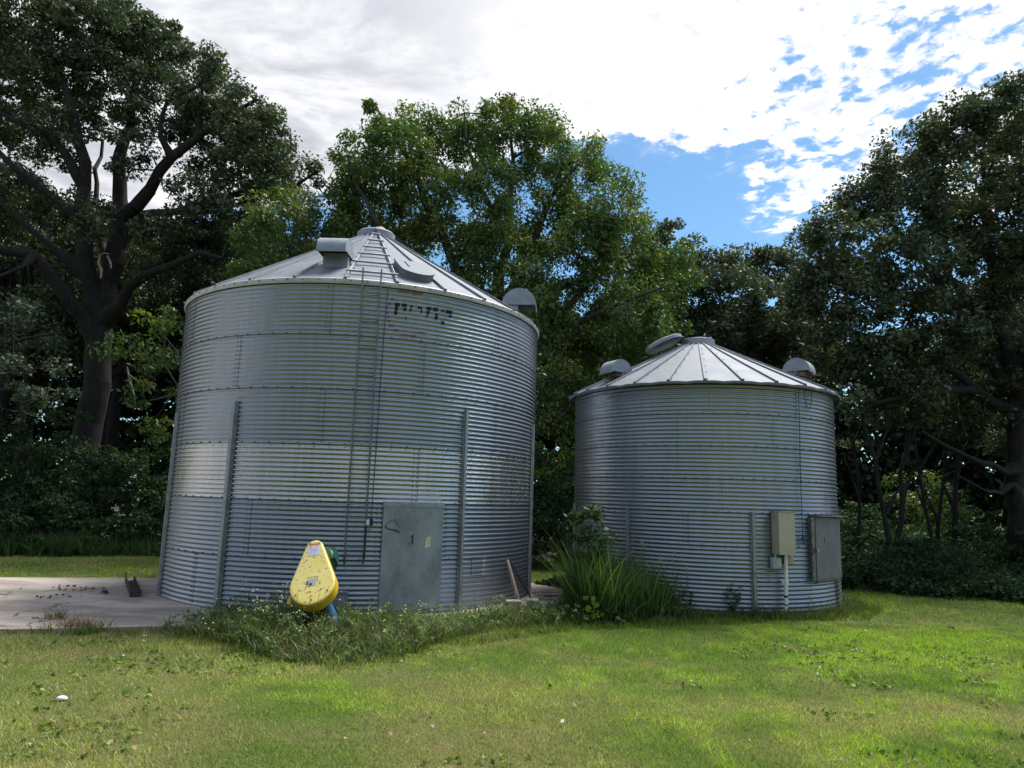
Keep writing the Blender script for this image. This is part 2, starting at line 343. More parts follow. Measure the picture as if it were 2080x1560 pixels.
def roof(b, root, r0, z0, r1, z1, nrib, phase, mat, ribh=.035, wavy=0., rim=True):
    mb = MB(); dth = 2*pi/nrib; slope = math.atan2(z1-z0, r0-r1)
    T = []
    for k in range(nrib):
        for s in (0, .25, .5, .75): T.append(phase+dth*(k+s))
    ring = []
    for r, z, ins in ((r0-.01, z0-.045, 1), (r0, z0-.035, 1), (r0, z0, 1), (r0-.03, z0+.018, 1), ((r0+r1)/2, (z0+z1)/2, 0), (r1, z1, 0)):
        row = []
        for i, a in enumerate(T):
            dz = -wavy*(1 if i % 4 == 2 else 0) if ins else 0
            row.append(pol(b, a, r, z+dz))
        ring.append(row)
    mb.grid(ring, 0, True)
    for k in range(nrib):                                        # standing ribs
        th = phase+dth*k; tn, ou, up = frame(th)
        n2 = np.array([ou[0]*sin(slope), ou[1]*sin(slope), cos(slope)]); dr = -ou*cos(slope)+up*sin(slope)
        a0 = pol(b, th, r0+.004, z0+.004); L = (r0-r1)/cos(slope)
        w0, w1 = .032, .012
        A = [(-w0, -.012), (-w0*.55, ribh), (w0*.55, ribh), (w0, -.012)]; Bq = [(-w1, -.012), (-w1*.55, ribh*.6), (w1*.55, ribh*.6), (w1, -.012)]
        V = [a0+tn*x+n2*y for x, y in A]+[a0+dr*L+tn*x+n2*y for x, y in Bq]
        mb.add(V, [(0, 1, 5, 4), (1, 2, 6, 5), (2, 3, 7, 6), (3, 2, 1, 0), (4, 5, 6, 7)], 0)
        for i in range(6):
            p = a0+dr*(.06+L*i/6.3)+n2*.004+tn*.045
            mb.prism([(.009*cos(q), .009*sin(q)) for q in np.arange(6)*pi/3], p, tn, dr, n2, .014, 1)
    o = mb.build('roof', [mat, M['bolt']], root, 30); return o
def vent(b, parent, th, rc, zc, rad, width, neck, nest=False):
    """half-drum hood over a square neck; its open underside faces down the roof"""
    tn, ou, up = frame(th); c = pol(b, th, rc, zc); mb = MB()
    arc = [(rad*cos(a), rad*sin(a)) for a in np.linspace(0, pi, 19)]
    outer = [[c+ou*x+up*y+tn*s for x, y in arc] for s in (-width/2, width/2)]
    mb.grid(outer, 0)
    inner = [[c+ou*x*.97+up*y*.97+tn*s*.97 for x, y in arc] for s in (width/2, -width/2)]
    mb.grid(inner, 1)
    for s in (-width/2, width/2): mb.add([c+ou*x+up*y+tn*s for x, y in arc], [tuple(range(19))], 0)
    for s in (-width/2, width/2):                                # hem along the open edge
        pass
    mb.box(c+ou*(rad-.008)-up*.012, ou, tn, up, .02, width+.01, .03, 0)
    hood = mb.build('roof_vent', [M['vent'], M['black']], parent, 40)
    nb = MB(); nw = rad*.85; nc = -rad*.5
    nb.box(c+ou*nc-up*(neck/2-.04), ou, tn, up, nw, width*.86, neck, 0)
    nb.box(c+ou*nc+up*.045, ou, tn, up, nw*.9, width*.78, .012, 1)
    nb.build('vent_neck', [M['vent'], M['black']], hood, 40)
    if nest:
        s = MB()
        for i in range(60):
            p = c+ou*random.uniform(-.1, rad*.75)+tn*random.uniform(-width*.4, width*.4)-up*random.uniform(.0, .14)
            q = p+np.array([random.gauss(0, 1), random.gauss(0, 1), random.gauss(-.5, .6)])*.07
            s.tube([p, (p+q)/2+np.array([0, 0, -.01]), q], [.008, .007, .003], 4)
        for i in range(5):
            p = c+ou*random.uniform(-.05, .14)+tn*random.uniform(-.12, .12)-up*random.uniform(.02, .08)
            s.box(p, tn, ou, up, .12, .1, .07, 0, .03)
        s.build('bird_nest', M['nest'], hood, 0)
    return hood
def stiffener(b, root, th, z1, w=.1, bolts=True, z0=0.):
    th = R(th); tn, ou, up = frame(th); mb = MB(); h = .05; k = w/.1
    prof = [(-.05*k, .007), (-.026*k, .007), (-.022*k, h), (.018*k, h), (.022*k, .007), (.05*k, .007), (.05*k, .0105), (.025*k, .0105), (.021*k, h+.004), (-.025*k, h+.004), (-.029*k, .0105), (-.05*k, .0105)]
    mb.prism(prof, pol(b, th, b[2]+.001, z0), tn, ou, up, z1-z0)
    if bolts:
        for i in range(int((z1-z0)/.135)): bolt(mb, b, th+.038*k/b[2], b[2]+.010, z0+.1+i*.135, .009, 1)
    return mb.build('wall_stiffener', [M['steel'], M['bolt']], root)
def curved_sheet(mb, b, t0, t1, z0, z1, r, thick, mi=0, nt=9):
    T = np.linspace(t0, t1, nt); Z = np.linspace(z0, z1, 3); n = nt
    mb.grid([[pol(b, a, r+thick, z) for a in T] for z in Z], mi)
    for a in (t0, t1): mb.grid([[pol(b, a, r-.04, z), pol(b, a, r+thick, z)] for z in Z], mi)
    for z in (z0, z1): mb.grid([[pol(b, a, r-.04, z), pol(b, a, r+thick, z)] for a in T], mi)

# ---- large bin
big_bin = empty('grain_bin', (B1[0], B1[1], .05))
tag(big_bin, 'large corrugated grain bin with tall ladder, faded round emblem and low dented door', 'grain bin', 'corrugated steel grain bins')
H1 = .813
seams1 = [[-123.5, -175, 120, 20], [-106.3, -73.0, -55.6, -160, 150, 70], [-64.2, -164, -14], [-89.1, -39.0, -139, 170], [-114.4, -64.1, -164, -14], [-89.0, -39.0, -138.5, 12]]
for k in range(6):
    wall_ring(B1, big_bin, k*H1, H1, k, M['wall_new'] if k == 2 else M['wall'], seams1[k], 92,
              label='brighter newer sheet ring third from the ground' if k == 2 else None)
rf = roof(B1, big_bin, B1[2]+.035, 4.90, .34, 6.74, 27, R(-85.2), M['roof'])
mb = MB()                                                        # eave flashing with bolts
T = np.linspace(0, 2*pi, 160, endpoint=False)
mb.grid([[pol(B1, a, r, z) for a in T] for r, z in ((B1[2]+.012, 4.835), (B1[2]+.03, 4.832), (B1[2]+.042, 4.86), (B1[2]+.042, 4.905), (B1[2]+.01, 4.925))], 0, True)
for i in range(86): bolt(mb, B1, 2*pi*i/86, B1[2]+.040, 4.882, .012)
mb.build('eave_flashing', [M['roof_rim'], M['bolt']], big_bin, 40)
mb = MB(); T = np.linspace(0, 2*pi, 40, endpoint=False)
mb.grid([[pol(B1, a, r, z) for a in T] for r, z in ((.33, 6.70), (.37, 6.70), (.375, 6.86), (.345, 6.885), (.06, 6.93))], 0, True)
mb.add([pol(B1, a, .06, 6.93) for a in T], [tuple(range(40))])
for a in (-84, -81, -78): bolt(mb, B1, R(a), .374, 6.80, .012); bolt(mb, B1, R(a), .374, 6.83, .012)
cap = mb.build('roof_cap', [M['vent'], M['bolt']], rf, 40)
mb = MB(); c = np.array([B1[0]+.07, B1[1], 6.9]); rr = []
for i, a in enumerate(np.linspace(-.2, pi/2, 7)):
    rr.append([c+np.array([.13*cos(a)*cos(q), .13*cos(a)*sin(q), .13*sin(a)])*(1+.06*sin(3*q+i)) for q in np.linspace(0, 2*pi, 16, endpoint=False)])
mb.grid(rr, 0, True); tag(mb.build('stone', M['stone'], None, 60), 'rounded beige stone weighing down the cap on top of the large bin', 'stone')
# roof ladder, hatch
sl1 = math.atan2(6.74-4.90, B1[2]+.035-.34)
def on_roof1(th, r, h=0.):
    z = 4.90+(B1[2]+.035-r)*math.tan(sl1); tn, ou, up = frame(th)
    return pol(B1, th, r, z)+(ou*sin(sl1)+up*cos(sl1))*h
mb = MB()
for r in (.50, 1.0, 1.5, 1.97, 2.48, 3.02):
    p, q = on_roof1(R(-85.6), r, .055), on_roof1(R(-71.4), r, .055); d = (q-p)/np.linalg.norm(q-p)
    tn, ou, up = frame(R(-78.5)); n2 = ou*sin(sl1)+up*cos(sl1); e2 = np.cross(d, n2)
    mb.box((p+q)/2, e2, n2, d, .03, .03, np.linalg.norm(q-p)+.04)
for th in (R(-85.2), R(-71.8)): mb.tube([on_roof1(th, r, .04) for r in (.4, 1.8, 3.15)], .013, 6)
mb.build('roof_ladder', M['steel'], big_bin)
mb = MB(); th0 = R(-64.2); tn, ou, up = frame(th0); n2 = ou*sin(sl1)+up*cos(sl1); dn = ou*cos(sl1)-up*sin(sl1)
prof = [(-.27, -.36), (.27, -.36)]+[(.27*cos(a), .15+.27*sin(a)) for a in np.linspace(0, pi, 13)]
c = on_roof1(th0, 2.68, -.01)
mb.prism([(x*1.0, y) for x, y in prof], c, tn, dn, n2, .11, 0)
mb.prism([(x*1.05, y*1.03+.003) for x, y in prof], c+n2*.113, tn, dn, n2, .022, 0)
mb.box(c+n2*.14-tn*.12-dn*.1, tn, dn, n2, .02, .3, .02, 0)
mb.build('roof_hatch', M['roof'], big_bin, 40)
vent(B1, big_bin, R(-91.2), 2.72, 5.47, .265, .46, .27)
vent(B1, big_bin, R(-4), 2.93, 5.38, .33, .5, .35)
# wall ladder
mb = MB(); rl = B1[2]+.12; tl, tr_ = R(-80.75), R(-76.2)
rungs = [4.66-.4075*i for i in range(10)]
for th in (tl, tr_):
    s = 1 if th == tl else -1
    for i, z in enumerate([4.93+.14]+rungs):
        z2 = ([4.93+.14]+rungs)[i+1] if i < 10 else .84
        pts = [pol(B1, th, rl, z), pol(B1, th, rl, z2+.03)]
        mb.tube(pts, .0125, 7)
    mb.tube([pol(B1, th, rl, .86), pol(B1, th, rl-.03, .80), pol(B1, th, rl-.11, .76)], .0125, 7)
    for z in (4.8, 3.25, 2.44, 1.63, .9): mb.box(pol(B1, th, rl-.055, z), *frame(th), .02, .13, .05, 1)
for z in rungs:
    A = pol(B1, tl, rl, z); Bq = pol(B1, tr_, rl, z); d = (Bq-A)/np.linalg.norm(Bq-A)
    mb.tube([A+np.array([0, 0, .035]), A+d*.012+np.array([0, 0, .01]), A+d*.035, Bq-d*.035, Bq-d*.012+np.array([0, 0, .01]), Bq+np.array([0, 0, .035])], .0115, 7)
lad = mb.build('ladder', [M['rod'], M['steel']], big_bin, 50)
# door
mb = MB(); d0, d1 = R(-72.0), R(-56.1)
curved_sheet(mb, B1, d0, d1, .12, 1.56, B1[2]+.03, .018)
door = mb.build('door', M['door'], big_bin, 30)
mb = MB(); curved_sheet(mb, B1, d0-.004, d1+.004, 1.563, 1.635, B1[2]+.03, .024); mb.build('door_header', M['steel'], door)
mb = MB(); rd = B1[2]+.0495
def strip(mb, pts, w, mi=0, r=rd):
    for (t0, z0), (t1, z1) in zip(pts[:-1], pts[1:]):
        a, q = pol(B1, R(t0), r, z0), pol(B1, R(t1), r, z1); d = q-a; d /= np.linalg.norm(d)
        tn, ou, up = frame(R((t0+t1)/2)); s = np.cross(d, ou); mb.add([a-s*w/2, a+s*w/2, q+s*w/2, q-s*w/2], [(0, 1, 2, 3)], mi)
strip(mb, [(-64.35, 1.03), (-64.3, 1.17)], .022); strip(mb, [(-64.3, 1.165), (-64.8, 1.135)], .016); strip(mb, [(-65.1, 1.03), (-65.1, 1.055)], .016)
mb.build('painted_numeral', M['paint_black'], door)
mb = MB(); pp = [(-60.9, .985), (-60.85, 1.10), (-60.5, 1.135), (-59.9, 1.145), (-59.35, 1.13), (-59.5, 1.05), (-59.3, 1.0), (-60.0, .995), (-60.6, .98)]
mb.add([pol(B1, R(a), rd+.002, z) for a, z in pp], [tuple(range(len(pp)))]); mb.build('torn_sticker', M['paper'], door)
mb = MB(); mb.tube([pol(B1, R(a), rd+.006, z) for a, z in ((-71.5, 1.29), (-70.6, 1.25), (-69.0, 1.235), (-67.6, 1.20))], .008, 6)
mb.tube([pol(B1, R(-71.4+3.4*s), rd+.004, 1.29+.09*sin(pi*s)) for s in np.linspace(0, 1, 9)], .003, 5)
mb.build('door_latch', M['rust_dark'], door)
for th, z1, wd in ((-113.3, 3.04, .125), (-49.9, 3.08, .10), (-12.3, 3.07, .11), (-144, 2.95, .11)): stiffener(B1, big_bin, th, z1, wd, z0=.05)
mb = MB()                                                        # small flap box low on the wall behind the auger
tn, ou, up = frame(R(-81)); mb.box(pol(B1, R(-81), B1[2]+.06, .22), tn, ou, up, .17, .12, .30, 0, .006); mb.box(pol(B1, R(-81), B1[2]+.07, .378), tn, ou, up, .19, .16, .012)
mb.build('unload_box', M['vent'], big_bin)
mb = MB(); z_ = lambda x, y: on_wall(760+x/10.4, 560+y/10.4, B1)
def pix_patch(x0, y0, x1, y1, mi, off):
    e = 9 if mi == 0 else 0; y0 -= e; y1 += e; x0 -= e/3; x1 += e/3
    t0, za = z_(x0, (y0+y1)/2); t1, zb_ = z_(x1, (y0+y1)/2); _, zt = z_((x0+x1)/2, y0); _, zl = z_((x0+x1)/2, y1)
    patch(mb, B1, t0, t1, zl, zt, off, mi, 4)
for q in ((440, 585, 540, 640), (440, 660, 500, 725), (425, 755, 490, 815), (585, 600, 690, 650), (615, 690, 680, 730), (765, 635, 820, 655), (755, 695, 790, 745), (920, 660, 1010, 690), (985, 690, 1010, 740), (985, 745, 1010, 795), (1110, 670, 1210, 715), (1110, 750, 1170, 800), (1105, 840, 1130, 870), (1245, 685, 1345, 735), (1290, 805, 1345, 825), (1280, 850, 1340, 915), (1420, 725, 1480, 755), (1515, 740, 1645, 790), (1580, 840, 1640, 875), (1415, 960, 1480, 1020), (660, 875, 680, 920)): pix_patch(*q, 0, .0019)
for q in ((500, 320, 760, 360), (790, 355, 1020, 405), (340, 475, 410, 515), (300, 570, 360, 615), (255, 655, 300, 690), (260, 770, 310, 800), (275, 850, 330, 885), (280, 940, 350, 975), (310, 1035, 410, 1070), (410, 1130, 520, 1170), (560, 1240, 780, 1268), (910, 1190, 1070, 1220), (790, 1255, 880, 1300)): pix_patch(*q, 1, .0023)
for q in ((1680, 670, 1740, 720), (1740, 830, 1790, 880), (1050, 390, 1230, 425), (1400, 450, 1560, 485), (1590, 560, 1640, 580), (1100, 1225, 1190, 1250), (1160, 1305, 1480, 1325), (430, 900, 600, 915)): pix_patch(*q, 2, .0027)
em = mb.build('painted_emblem', [M['paint_black'], M['red'], M['pale']], big_bin); em['label'] = 'flaked round emblem with red ring and broken black letters'
mb = MB()                                                        # repaired patch near the ground
patch(mb, B1, R(-46.1), R(-45.8), .54, .81, .002, 1, 2); patch(mb, B1, R(-41.9), R(-40.7), .54, .81, .002, 0, 3); patch(mb, B1, R(-46), R(-40.8), .535, .55, .002, 1, 5)
mb.build('repair_patch', [M['pale'], M['seam']], big_bin)
localize(big_bin)
mb = MB()                                                        # blue pull rope
pts = [on_roof1(R(-71.7), 3.12, .02), on_roof1(R(-72.4), 3.27, .03)]+[pol(B1, R(a), B1[2]+q, z) for a, z, q in ((-74.2, 4.80, .06), (-74.5, 4.2, .035), (-74.65, 3.3, .03), (-74.7, 2.4, .03), (-74.85, 1.6, .03), (-74.9, 1.36, .035))]
mb.tube(pts, .006, 6, 0)
mb.box(pts[-1]+np.array([0, 0, -.02]), *frame(R(-74.9)), .05, .04, .09, 1, .012)
mb.box(pol(B1, R(-75.8), B1[2]+.14, 1.34), *frame(R(-76)), .045, .03, .07, 2, .008)
tag(mb.build('rope', [M['rope'], M['iron'], M['white']]), 'thin blue rope hanging down beside the ladder of the large bin', 'rope')
mb = MB(); mb.tube([pol(B1, R(-76.2), B1[2]+.138, z) for z in (1.30, 1.0, .84)], .016, 7)
tag(mb.build('padded_pipe', M['iron']), 'black sleeve on the lowest right rail of the large bin ladder', 'pipe')

# ---- small bin
small_bin = empty('grain_bin', (B2[0], B2[1], 0))
tag(small_bin, 'smaller corrugated grain bin with overhanging roof and tipped-open peak lid', 'grain bin', 'corrugated steel grain bins')
H2 = .5389
seams2 = [[-61.8, 150, 30], [-128, 160, 40], [-110.6, 170], [-98.2, -48, -150], [-114.7, -64.8, -165], [-114.6, -77.5, -150], [-102.5, -66, -140]]
for k in range(7): wall_ring(B2, small_bin, k*H2, H2, k, M['wall_small'], seams2[k], 84, k == 2, 136, .0677 if k == 2 else .112)
rf2 = roof(B2, small_bin, 2.605, 3.765, .33, 4.90, 27, R(-102.7), M['roof'], .03, .014)
mb = MB(); T = np.linspace(0, 2*pi, 40, endpoint=False)
mb.grid([[pol(B2, a, r, z) for a in T] for r, z in ((.30, 4.86), (.335, 4.87), (.335, 5.02), (.325, 5.025), (.318, 5.02), (.315, 4.84))], 0, True)
mb.build('roof_collar', M['steel'], rf2, 40)
mb = MB(); c = np.array([B2[0]-.70, B2[1]-.03, 4.925]); ti = R(23); ex = np.array([cos(ti), 0, sin(ti)]); ey = np.array([0, cos(R(-6)), sin(R(-6))]); ez = np.cross(ex, ey)
mb.grid([[c+ex*r*cos(a)+ey*r*sin(a)+ez*h for a in T] for r, h in ((.30, .015), (.375, -.02), (.385, -.03), (.385, .035), (.36, .05), (.05, .085))], 0, True)
mb.add([c+ex*.05*cos(a)+ey*.05*sin(a)+ez*.085 for a in T], [tuple(range(40))]); mb.add([c+ex*.30*cos(a)+ey*.30*sin(a)+ez*.015 for a in T], [tuple(range(40))[::-1]])
mb.box(c+ex*.385-ez*.01, ex, ey, ez, .1, .08, .02)
lid = mb.build('roof_lid', M['vent'], rf2, 40)
vent(B2, small_bin, R(-150), 2.12, 4.10, .245, .36, .26, True); vent(B2, small_bin, R(-39), 1.98, 4.19, .245, .36, .26, True)
for th, z1, wd in ((-133.8, 1.61, .07), (-85.8, 1.63, .09), (-175, 1.66, .07)): stiffener(B2, small_bin, th, z1, wd, th == -85.8)
# its door: a flat hinged sheet in a steel frame under a folded drip strip
tn, ou, up = frame(R(-49)); mb = MB()
pA, pB = pol(B2, R(-58.0), B2[2]+.035, 0), pol(B2, R(-37.2), B2[2]+.055, 0); dx = (pB-pA); Lw = np.linalg.norm(dx); dx /= Lw; on = np.cross(dx, np.array([0, 0, 1.]))
if on @ ou < 0: on = -on
mid = (pA+pB)/2
mb.box(mid+np.array([0, 0, 1.045])+on*.012, dx, on, up, Lw, .02, 1.0, 0, .004)
for s in (-1, 1):
    q0, q1 = (.56, 1.53) if s > 0 else (1.53, .56); a = pA+np.array([0, 0, q0])+on*.024; e = pB+np.array([0, 0, q1])+on*.024; dd = (e-a)/np.linalg.norm(e-a); sd2 = np.cross(dd, on)
    mb.prism([(-.02, 0), (0, .0018), (.02, 0)], a, sd2, on, dd, np.linalg.norm(e-a), 0)
door2 = mb.build('door', M['door_small'], small_bin, 30)
mb = MB(); a = pA+dx*.30+np.array([0, 0, 1.2])+on*.0245; mb.box(a, dx, on, up, .014, .004, .10); mb.build('painted_numeral', M['paint_black'], door2)
mb = MB()
mb.box(pol(B2, R(-59.9), B2[2]+.035, 1.05), *frame(R(-59.9)), .085, .07, 1.03, 0, .004); mb.box(pol(B2, R(-36.4), B2[2]+.03, 1.05), *frame(R(-36.4)), .05, .07, 1.03, 0, .004)
mb.box(mid+np.array([0, 0, .525])-on*.01, dx, on, up, Lw, .06, .035)
for z in (.6, .75, .98, 1.12, 1.35, 1.5): bolt(mb, B2, R(-60.2), B2[2]+.07, z, .011)
fr = mb.build('door_frame', [M['rod'], M['bolt']], door2)
mb = MB(); mb.box(mid+np.array([0, 0, 1.585])+on*.045, dx, on*.97+up*.0, up, Lw+.17, .20, .008); mb.build('drip_strip', M['rod'], door2)
mb = MB(); mb.box(pA+dx*.01+np.array([0, 0, 1.03])+on*.045, dx, on, up, .10, .03, .04, 0, .006); mb.tube([pA-dx*.05+np.array([0, 0, 1.06])+on*.06, pA-dx*.05+np.array([0, 0, .98])+on*.07], .012, 6); mb.build('door_latch', M['steel'], door2)
mb = MB(); patch(mb, B2, R(-40.4), R(-38.2), .01, .50, .003, 0, 4); patch(mb, B2, R(-37.4), R(-35.4), .0, .42, .003, 1, 4); rs = mb.build('rust_edge', [M['rust_dark'], M['rust']], small_bin); rs['label'] = 'rusted cut edge below the door'
localize(small_bin)
mb = MB()
mb.tube([pol(B2, R(a), B2[2]+.03, z) for a, z in ((-64.1, 3.70), (-64.2, 3.0), (-64.75, 2.3), (-64.5, 1.8), (-64.7, 1.25))], .007, 6)
for i in range(6): mb.tube([pol(B2, R(-64.7+random.uniform(-.4, .4)), B2[2]+.04, 1.28), pol(B2, R(-64.7+random.uniform(-1.2, 1.2)), B2[2]+.05, 1.22+random.uniform(-.03, .05)), pol(B2, R(-64.4+random.uniform(-.9, .9)), B2[2]+.04, 1.14)], .008, 5)
tag(mb.build('rope', M['rope']), 'knotted blue rope hanging down the wall of the small bin', 'rope')
mb = MB(); mb.tube([pol(B2, R(-61.4+5.2*s), B2[2]+.035, 3.72-.34*sin(pi*s)**.7) for s in np.linspace(0, 1, 13)], .006, 6)
tag(mb.build('wire_loop', M['iron']), 'dark wire loop drooping under the right eave of the small bin', 'wire')
# control box, junction boxes, conduit
th = R(-75.3); tn, ou, up = frame(th); root = empty('control_box', pol(B2, th, B2[2], .97)); tag(root, 'tall beige metal control box mounted on the small bin wall', 'control box')
mb = MB(); mb.box(pol(B2, th, B2[2]+.105, 1.305), tn, ou, up, .285, .19, .66, 0, .008); mb.build('cabinet', M['beige_side'], root, 30)
mb = MB(); mb.box(pol(B2, th, B2[2]+.212, 1.305), tn, ou, up, .295, .022, .665, 0, .006); dr = mb.build('cabinet_door', M['beige'], root, 30)
mb = MB(); mb.box(pol(B2, th, B2[2]+.11, 1.645), tn, ou, up, .30, .25, .015, 0, .004); mb.build('cabinet_top', M['beige_side'], root)
mb = MB(); mb.tube([pol(B2, th, B2[2]+.15, z)+tn*.155 for z in (1.22, 1.30)], .012, 6); mb.build('latch', M['pvc'], root)
localize(root)
mb = MB(); t2 = R(-77.9); fr2 = frame(t2); mb.box(pol(B2, t2, B2[2]+.07, .835), *fr2, .145, .11, .165, 0, .012); mb.box(pol(B2, t2, B2[2]+.13, .83)+fr2[0]*.012, *fr2, .10, .02, .10, 0, .008); mb.tube([pol(B2, t2, B2[2]+.06, .915), pol(B2, t2, B2[2]+.06, .975)], .02, 8, 0)
tag(mb.build('junction_box', M['pvc_grey'], None, 30), 'small grey plastic junction box just below the beige control box', 'junction box')
mb = MB(); t2 = R(-72.0); mb.box(pol(B2, t2, B2[2]+.05, .885), *frame(t2), .12, .09, .14, 0, .008); mb.box(pol(B2, t2, B2[2]+.098, .885), *frame(t2), .10, .012, .12, 0, .005)
tag(mb.build('outlet_box', M['beige_side'], None, 30), 'small beige outlet box half hidden behind the white conduit', 'outlet box')
pc = lambda a, q, z: pol(B2, R(a), B2[2]+q, z)
root = empty('conduit', pc(-74.9, .08, 0)); tag(root, 'white plastic conduit running from the beige control box into the ground', 'conduit')
mb = MB(); mb.tube([pc(-74.2, .10, .965), pc(-74.3, .10, .60), pc(-74.4, .09, .33)], .030, 12); mb.build('upper_pipe', M['pvc'], root, 50)
mb = MB(); mb.tube([pc(-74.3, .10, .56), pc(-74.3, .10, .50)], .037, 12); mb.box(pc(-74.3, .07, .53), *frame(R(-74.3)), .11, .03, .03); mb.build('strap', M['pvc'], root, 50)
mb = MB(); mb.tube([pc(-74.4, .09, .325), pc(-74.4, .09, .30)], .036, 12); mb.build('joint_ring', M['iron'], root, 50)
mb = MB(); mb.tube([pc(-74.5, .09, .195), pc(-74.5, .09, .175)], .036, 12); mb.build('joint_ring', M['iron'], root, 50)
mb = MB(); mb.tube([pc(-75.0, .085, .04), pc(-75.0, .085, .01)], .03, 12); mb.build('joint_ring', M['iron'], root, 50)
mb = MB(); mb.tube([pc(-74.4, .09, .30), pc(-74.5, .09, .195)], .034, 12); mb.tube([pc(-74.5, .09, .18), pc(-74.95, .085, .04)], [.036, .026], 12); mb.build('lower_pipe', M['pvc'], root, 50)
mb = MB(); mb.tube([pc(-75.0, .085, .02), pc(-75.0, .085, -.08)], .022, 10); mb.build('ground_stub', M['pvc_grey'], root, 50)
localize(root)

# ------------------------------------------------------------------ unloading auger with yellow belt guard
C0 = at(634, 1186, 8.75); al = R(36)
n_ = np.array([-.07, -cos(al), sin(al)]); n_ /= np.linalg.norm(n_); ux = np.cross(np.array([0, sin(al), cos(al)]), n_); ux = -ux if ux[0] < 0 else ux; ux /= np.linalg.norm(ux); uy = np.cross(n_, ux); uy = -uy if uy[2] < 0 else uy; _a = R(10); ux, uy = ux*cos(_a)+uy*sin(_a), uy*cos(_a)-ux*sin(_a)
root = empty('auger', (C0[0], C0[1], 0)); tag(root, 'unloading auger head with yellow teardrop belt guard standing in the weeds', 'auger')
def tear(r0, r1, L, n=40):
    ph = math.asin((r0-r1)/L); A = []
    for a in np.linspace(pi-ph, 2*pi+ph, n): A.append((r0*cos(a), r0*sin(a)))
    for a in np.linspace(ph, pi-ph, n//2): A.append((r1*cos(a), L+r1*sin(a)))
    return A
L_ = .52; rb, rt = .276, .112
def lift(A, h): return [C0+ux*x+uy*y+n_*h for x, y in A]
mb = MB(); outs = [(tear(rb+.004, rt+.004, L_), -.17, 1), (tear(rb, rt, L_), -.03, 1), (tear(rb-.004, rt-.004, L_), -.012, 1), (tear(rb-.018, rt-.018, L_), -.002, 0), (tear(rb-.04, rt-.04, L_), 0, 0)]
rows = [lift(a, h) for a, h, _ in outs]
for i in range(4): mb.grid([rows[i], rows[i+1]], outs[i+1][2] if i < 2 else 0, True)
mb.add(rows[-1], [tuple(range(len(rows[-1])))], 0); mb.add(rows[0], [tuple(range(len(rows[0])))[::-1]], 2)
g = mb.build('belt_guard', [M['yellow'], M['yellow_rim'], M['iron']], root, 35)
def plate(x, y, w, h, hh, mats, name, parent, bands):
    mb = MB()
    for (a, b_, c_, d_, mi, k) in bands: mb.add([C0+ux*(x+p*w)+uy*(y+q*h)+n_*(hh+k*.0012) for p, q in ((a, b_), (c_, b_), (c_, d_), (a, d_))], [(0, 1, 2, 3)], mi)
    return mb.build(name, mats, parent)
lines = [(.1+.0*i, .12+.13*i, random.uniform(.6, .92), .15+.13*i, 1, 2) for i in range(5)]
plate(-.075, .40, .15, .17, .002, [M['white'], M['sticker_ink'], M['orange']], 'warning_label', g, [(0, 0, 1, 1, 0, 1), (0, .86, 1, 1.02, 2, 2), (.16, .68, .3, .82, 1, 2), (.7, .68, .84, .82, 1, 2), (.45, -.0, .62, .03, 1, 2)]+lines)
plate(-.065, -.03, .13, .12, .002, [M['pvc_grey'], M['sticker_ink'], M['rust'], M['rust_dark']], 'maker_label', g, [(.1, .05, .85, .8, 0, 1), (-.02, .98, 1.05, 1.03, 3, 2), (-.02, .1, .12, .62, 2, 2), (.2, .1, .5, .35, 2, 2), (.95, .5, 1.0, .9, 3, 2), (.3, .5, .4, .7, 1, 2), (.55, .45, .65, .72, 1, 2)])
mb = MB(); sc = C0-ux*.292-uy*.13-n_*.10
mb.prism([(.02, -.05), (-.02, -.04), (-.025, .02), (.02, .05)], sc-n_*.02, ux, uy, n_, .04, 0); mb.tube([sc-ux*.03+n_*.02, sc-ux*.06+n_*.05], .014, 7, 1); mb.build('guard_clip', [M['yellow_rim'], M['iron']], g)
mb = MB(); mc = C0+ux*.10+uy*(L_-.03)-n_*.28
mb.tube([mc-n_*.17, mc-n_*.15, mc+n_*.11, mc+n_*.13], [.075, .105, .105, .08], 16, 0); mb.box(mc+ux*.06+uy*.03, ux, uy, n_, .13, .17, .2, 0, .01)
mb.build('motor', M['green'], root, 40)
for x_, y_ in ((-.19, -.12), (.19, -.12), (0, -.215), (-.05, .58)):
    mb = MB(); mb.prism([(.011*cos(q), .011*sin(q)) for q in np.arange(6)*pi/3], C0+ux*x_+uy*y_+n_*(.0 if y_ < .5 else -.004), ux, uy, n_, .012); mb.build('guard_bolt', M['bolt'], g)
mb = MB(); mb.box(C0-uy*.18-n_*.26, ux, uy, n_, .34, .24, .16, 0, .02); mb.tube([C0+uy*.1-n_*.17, C0+uy*.45-n_*.26], .03, 8); mb.build('gearbox', M['iron'], root, 30)
gx = np.array([0, 0, 1.])
mb = MB(); e = C0+np.array([.10, .35, 0]); mb.tube([C0-uy*.02-n_*.3+ux*.02, C0-uy*.02-n_*1.15+ux*.10], .085, 16); tb = C0-n_*.45-uy*.12+ux*.03
mb.tube([tb, tb+np.array([.05, .0, -.36])], .075, 14); mb.tube([C0+ux*.15-uy*.2-n_*.2, C0+ux*.20-uy*.34-n_*.28, C0+ux*.205-uy*.42-n_*.3], [.055, .06, .05], 14)
mb.build('auger_tube', M['blue'], root, 40)
mb = MB(); p0 = at(672, 1218, 9.0); p1 = at(712, 1288, 8.95); mb.tube([p0, p1, p1+(p1-p0)*.1], .012, 7); mb.tube([p0+np.array([-.08, .05, .03]), p0], .016, 7); mb.build('brace_rod', M['iron'], root)
localize(root)

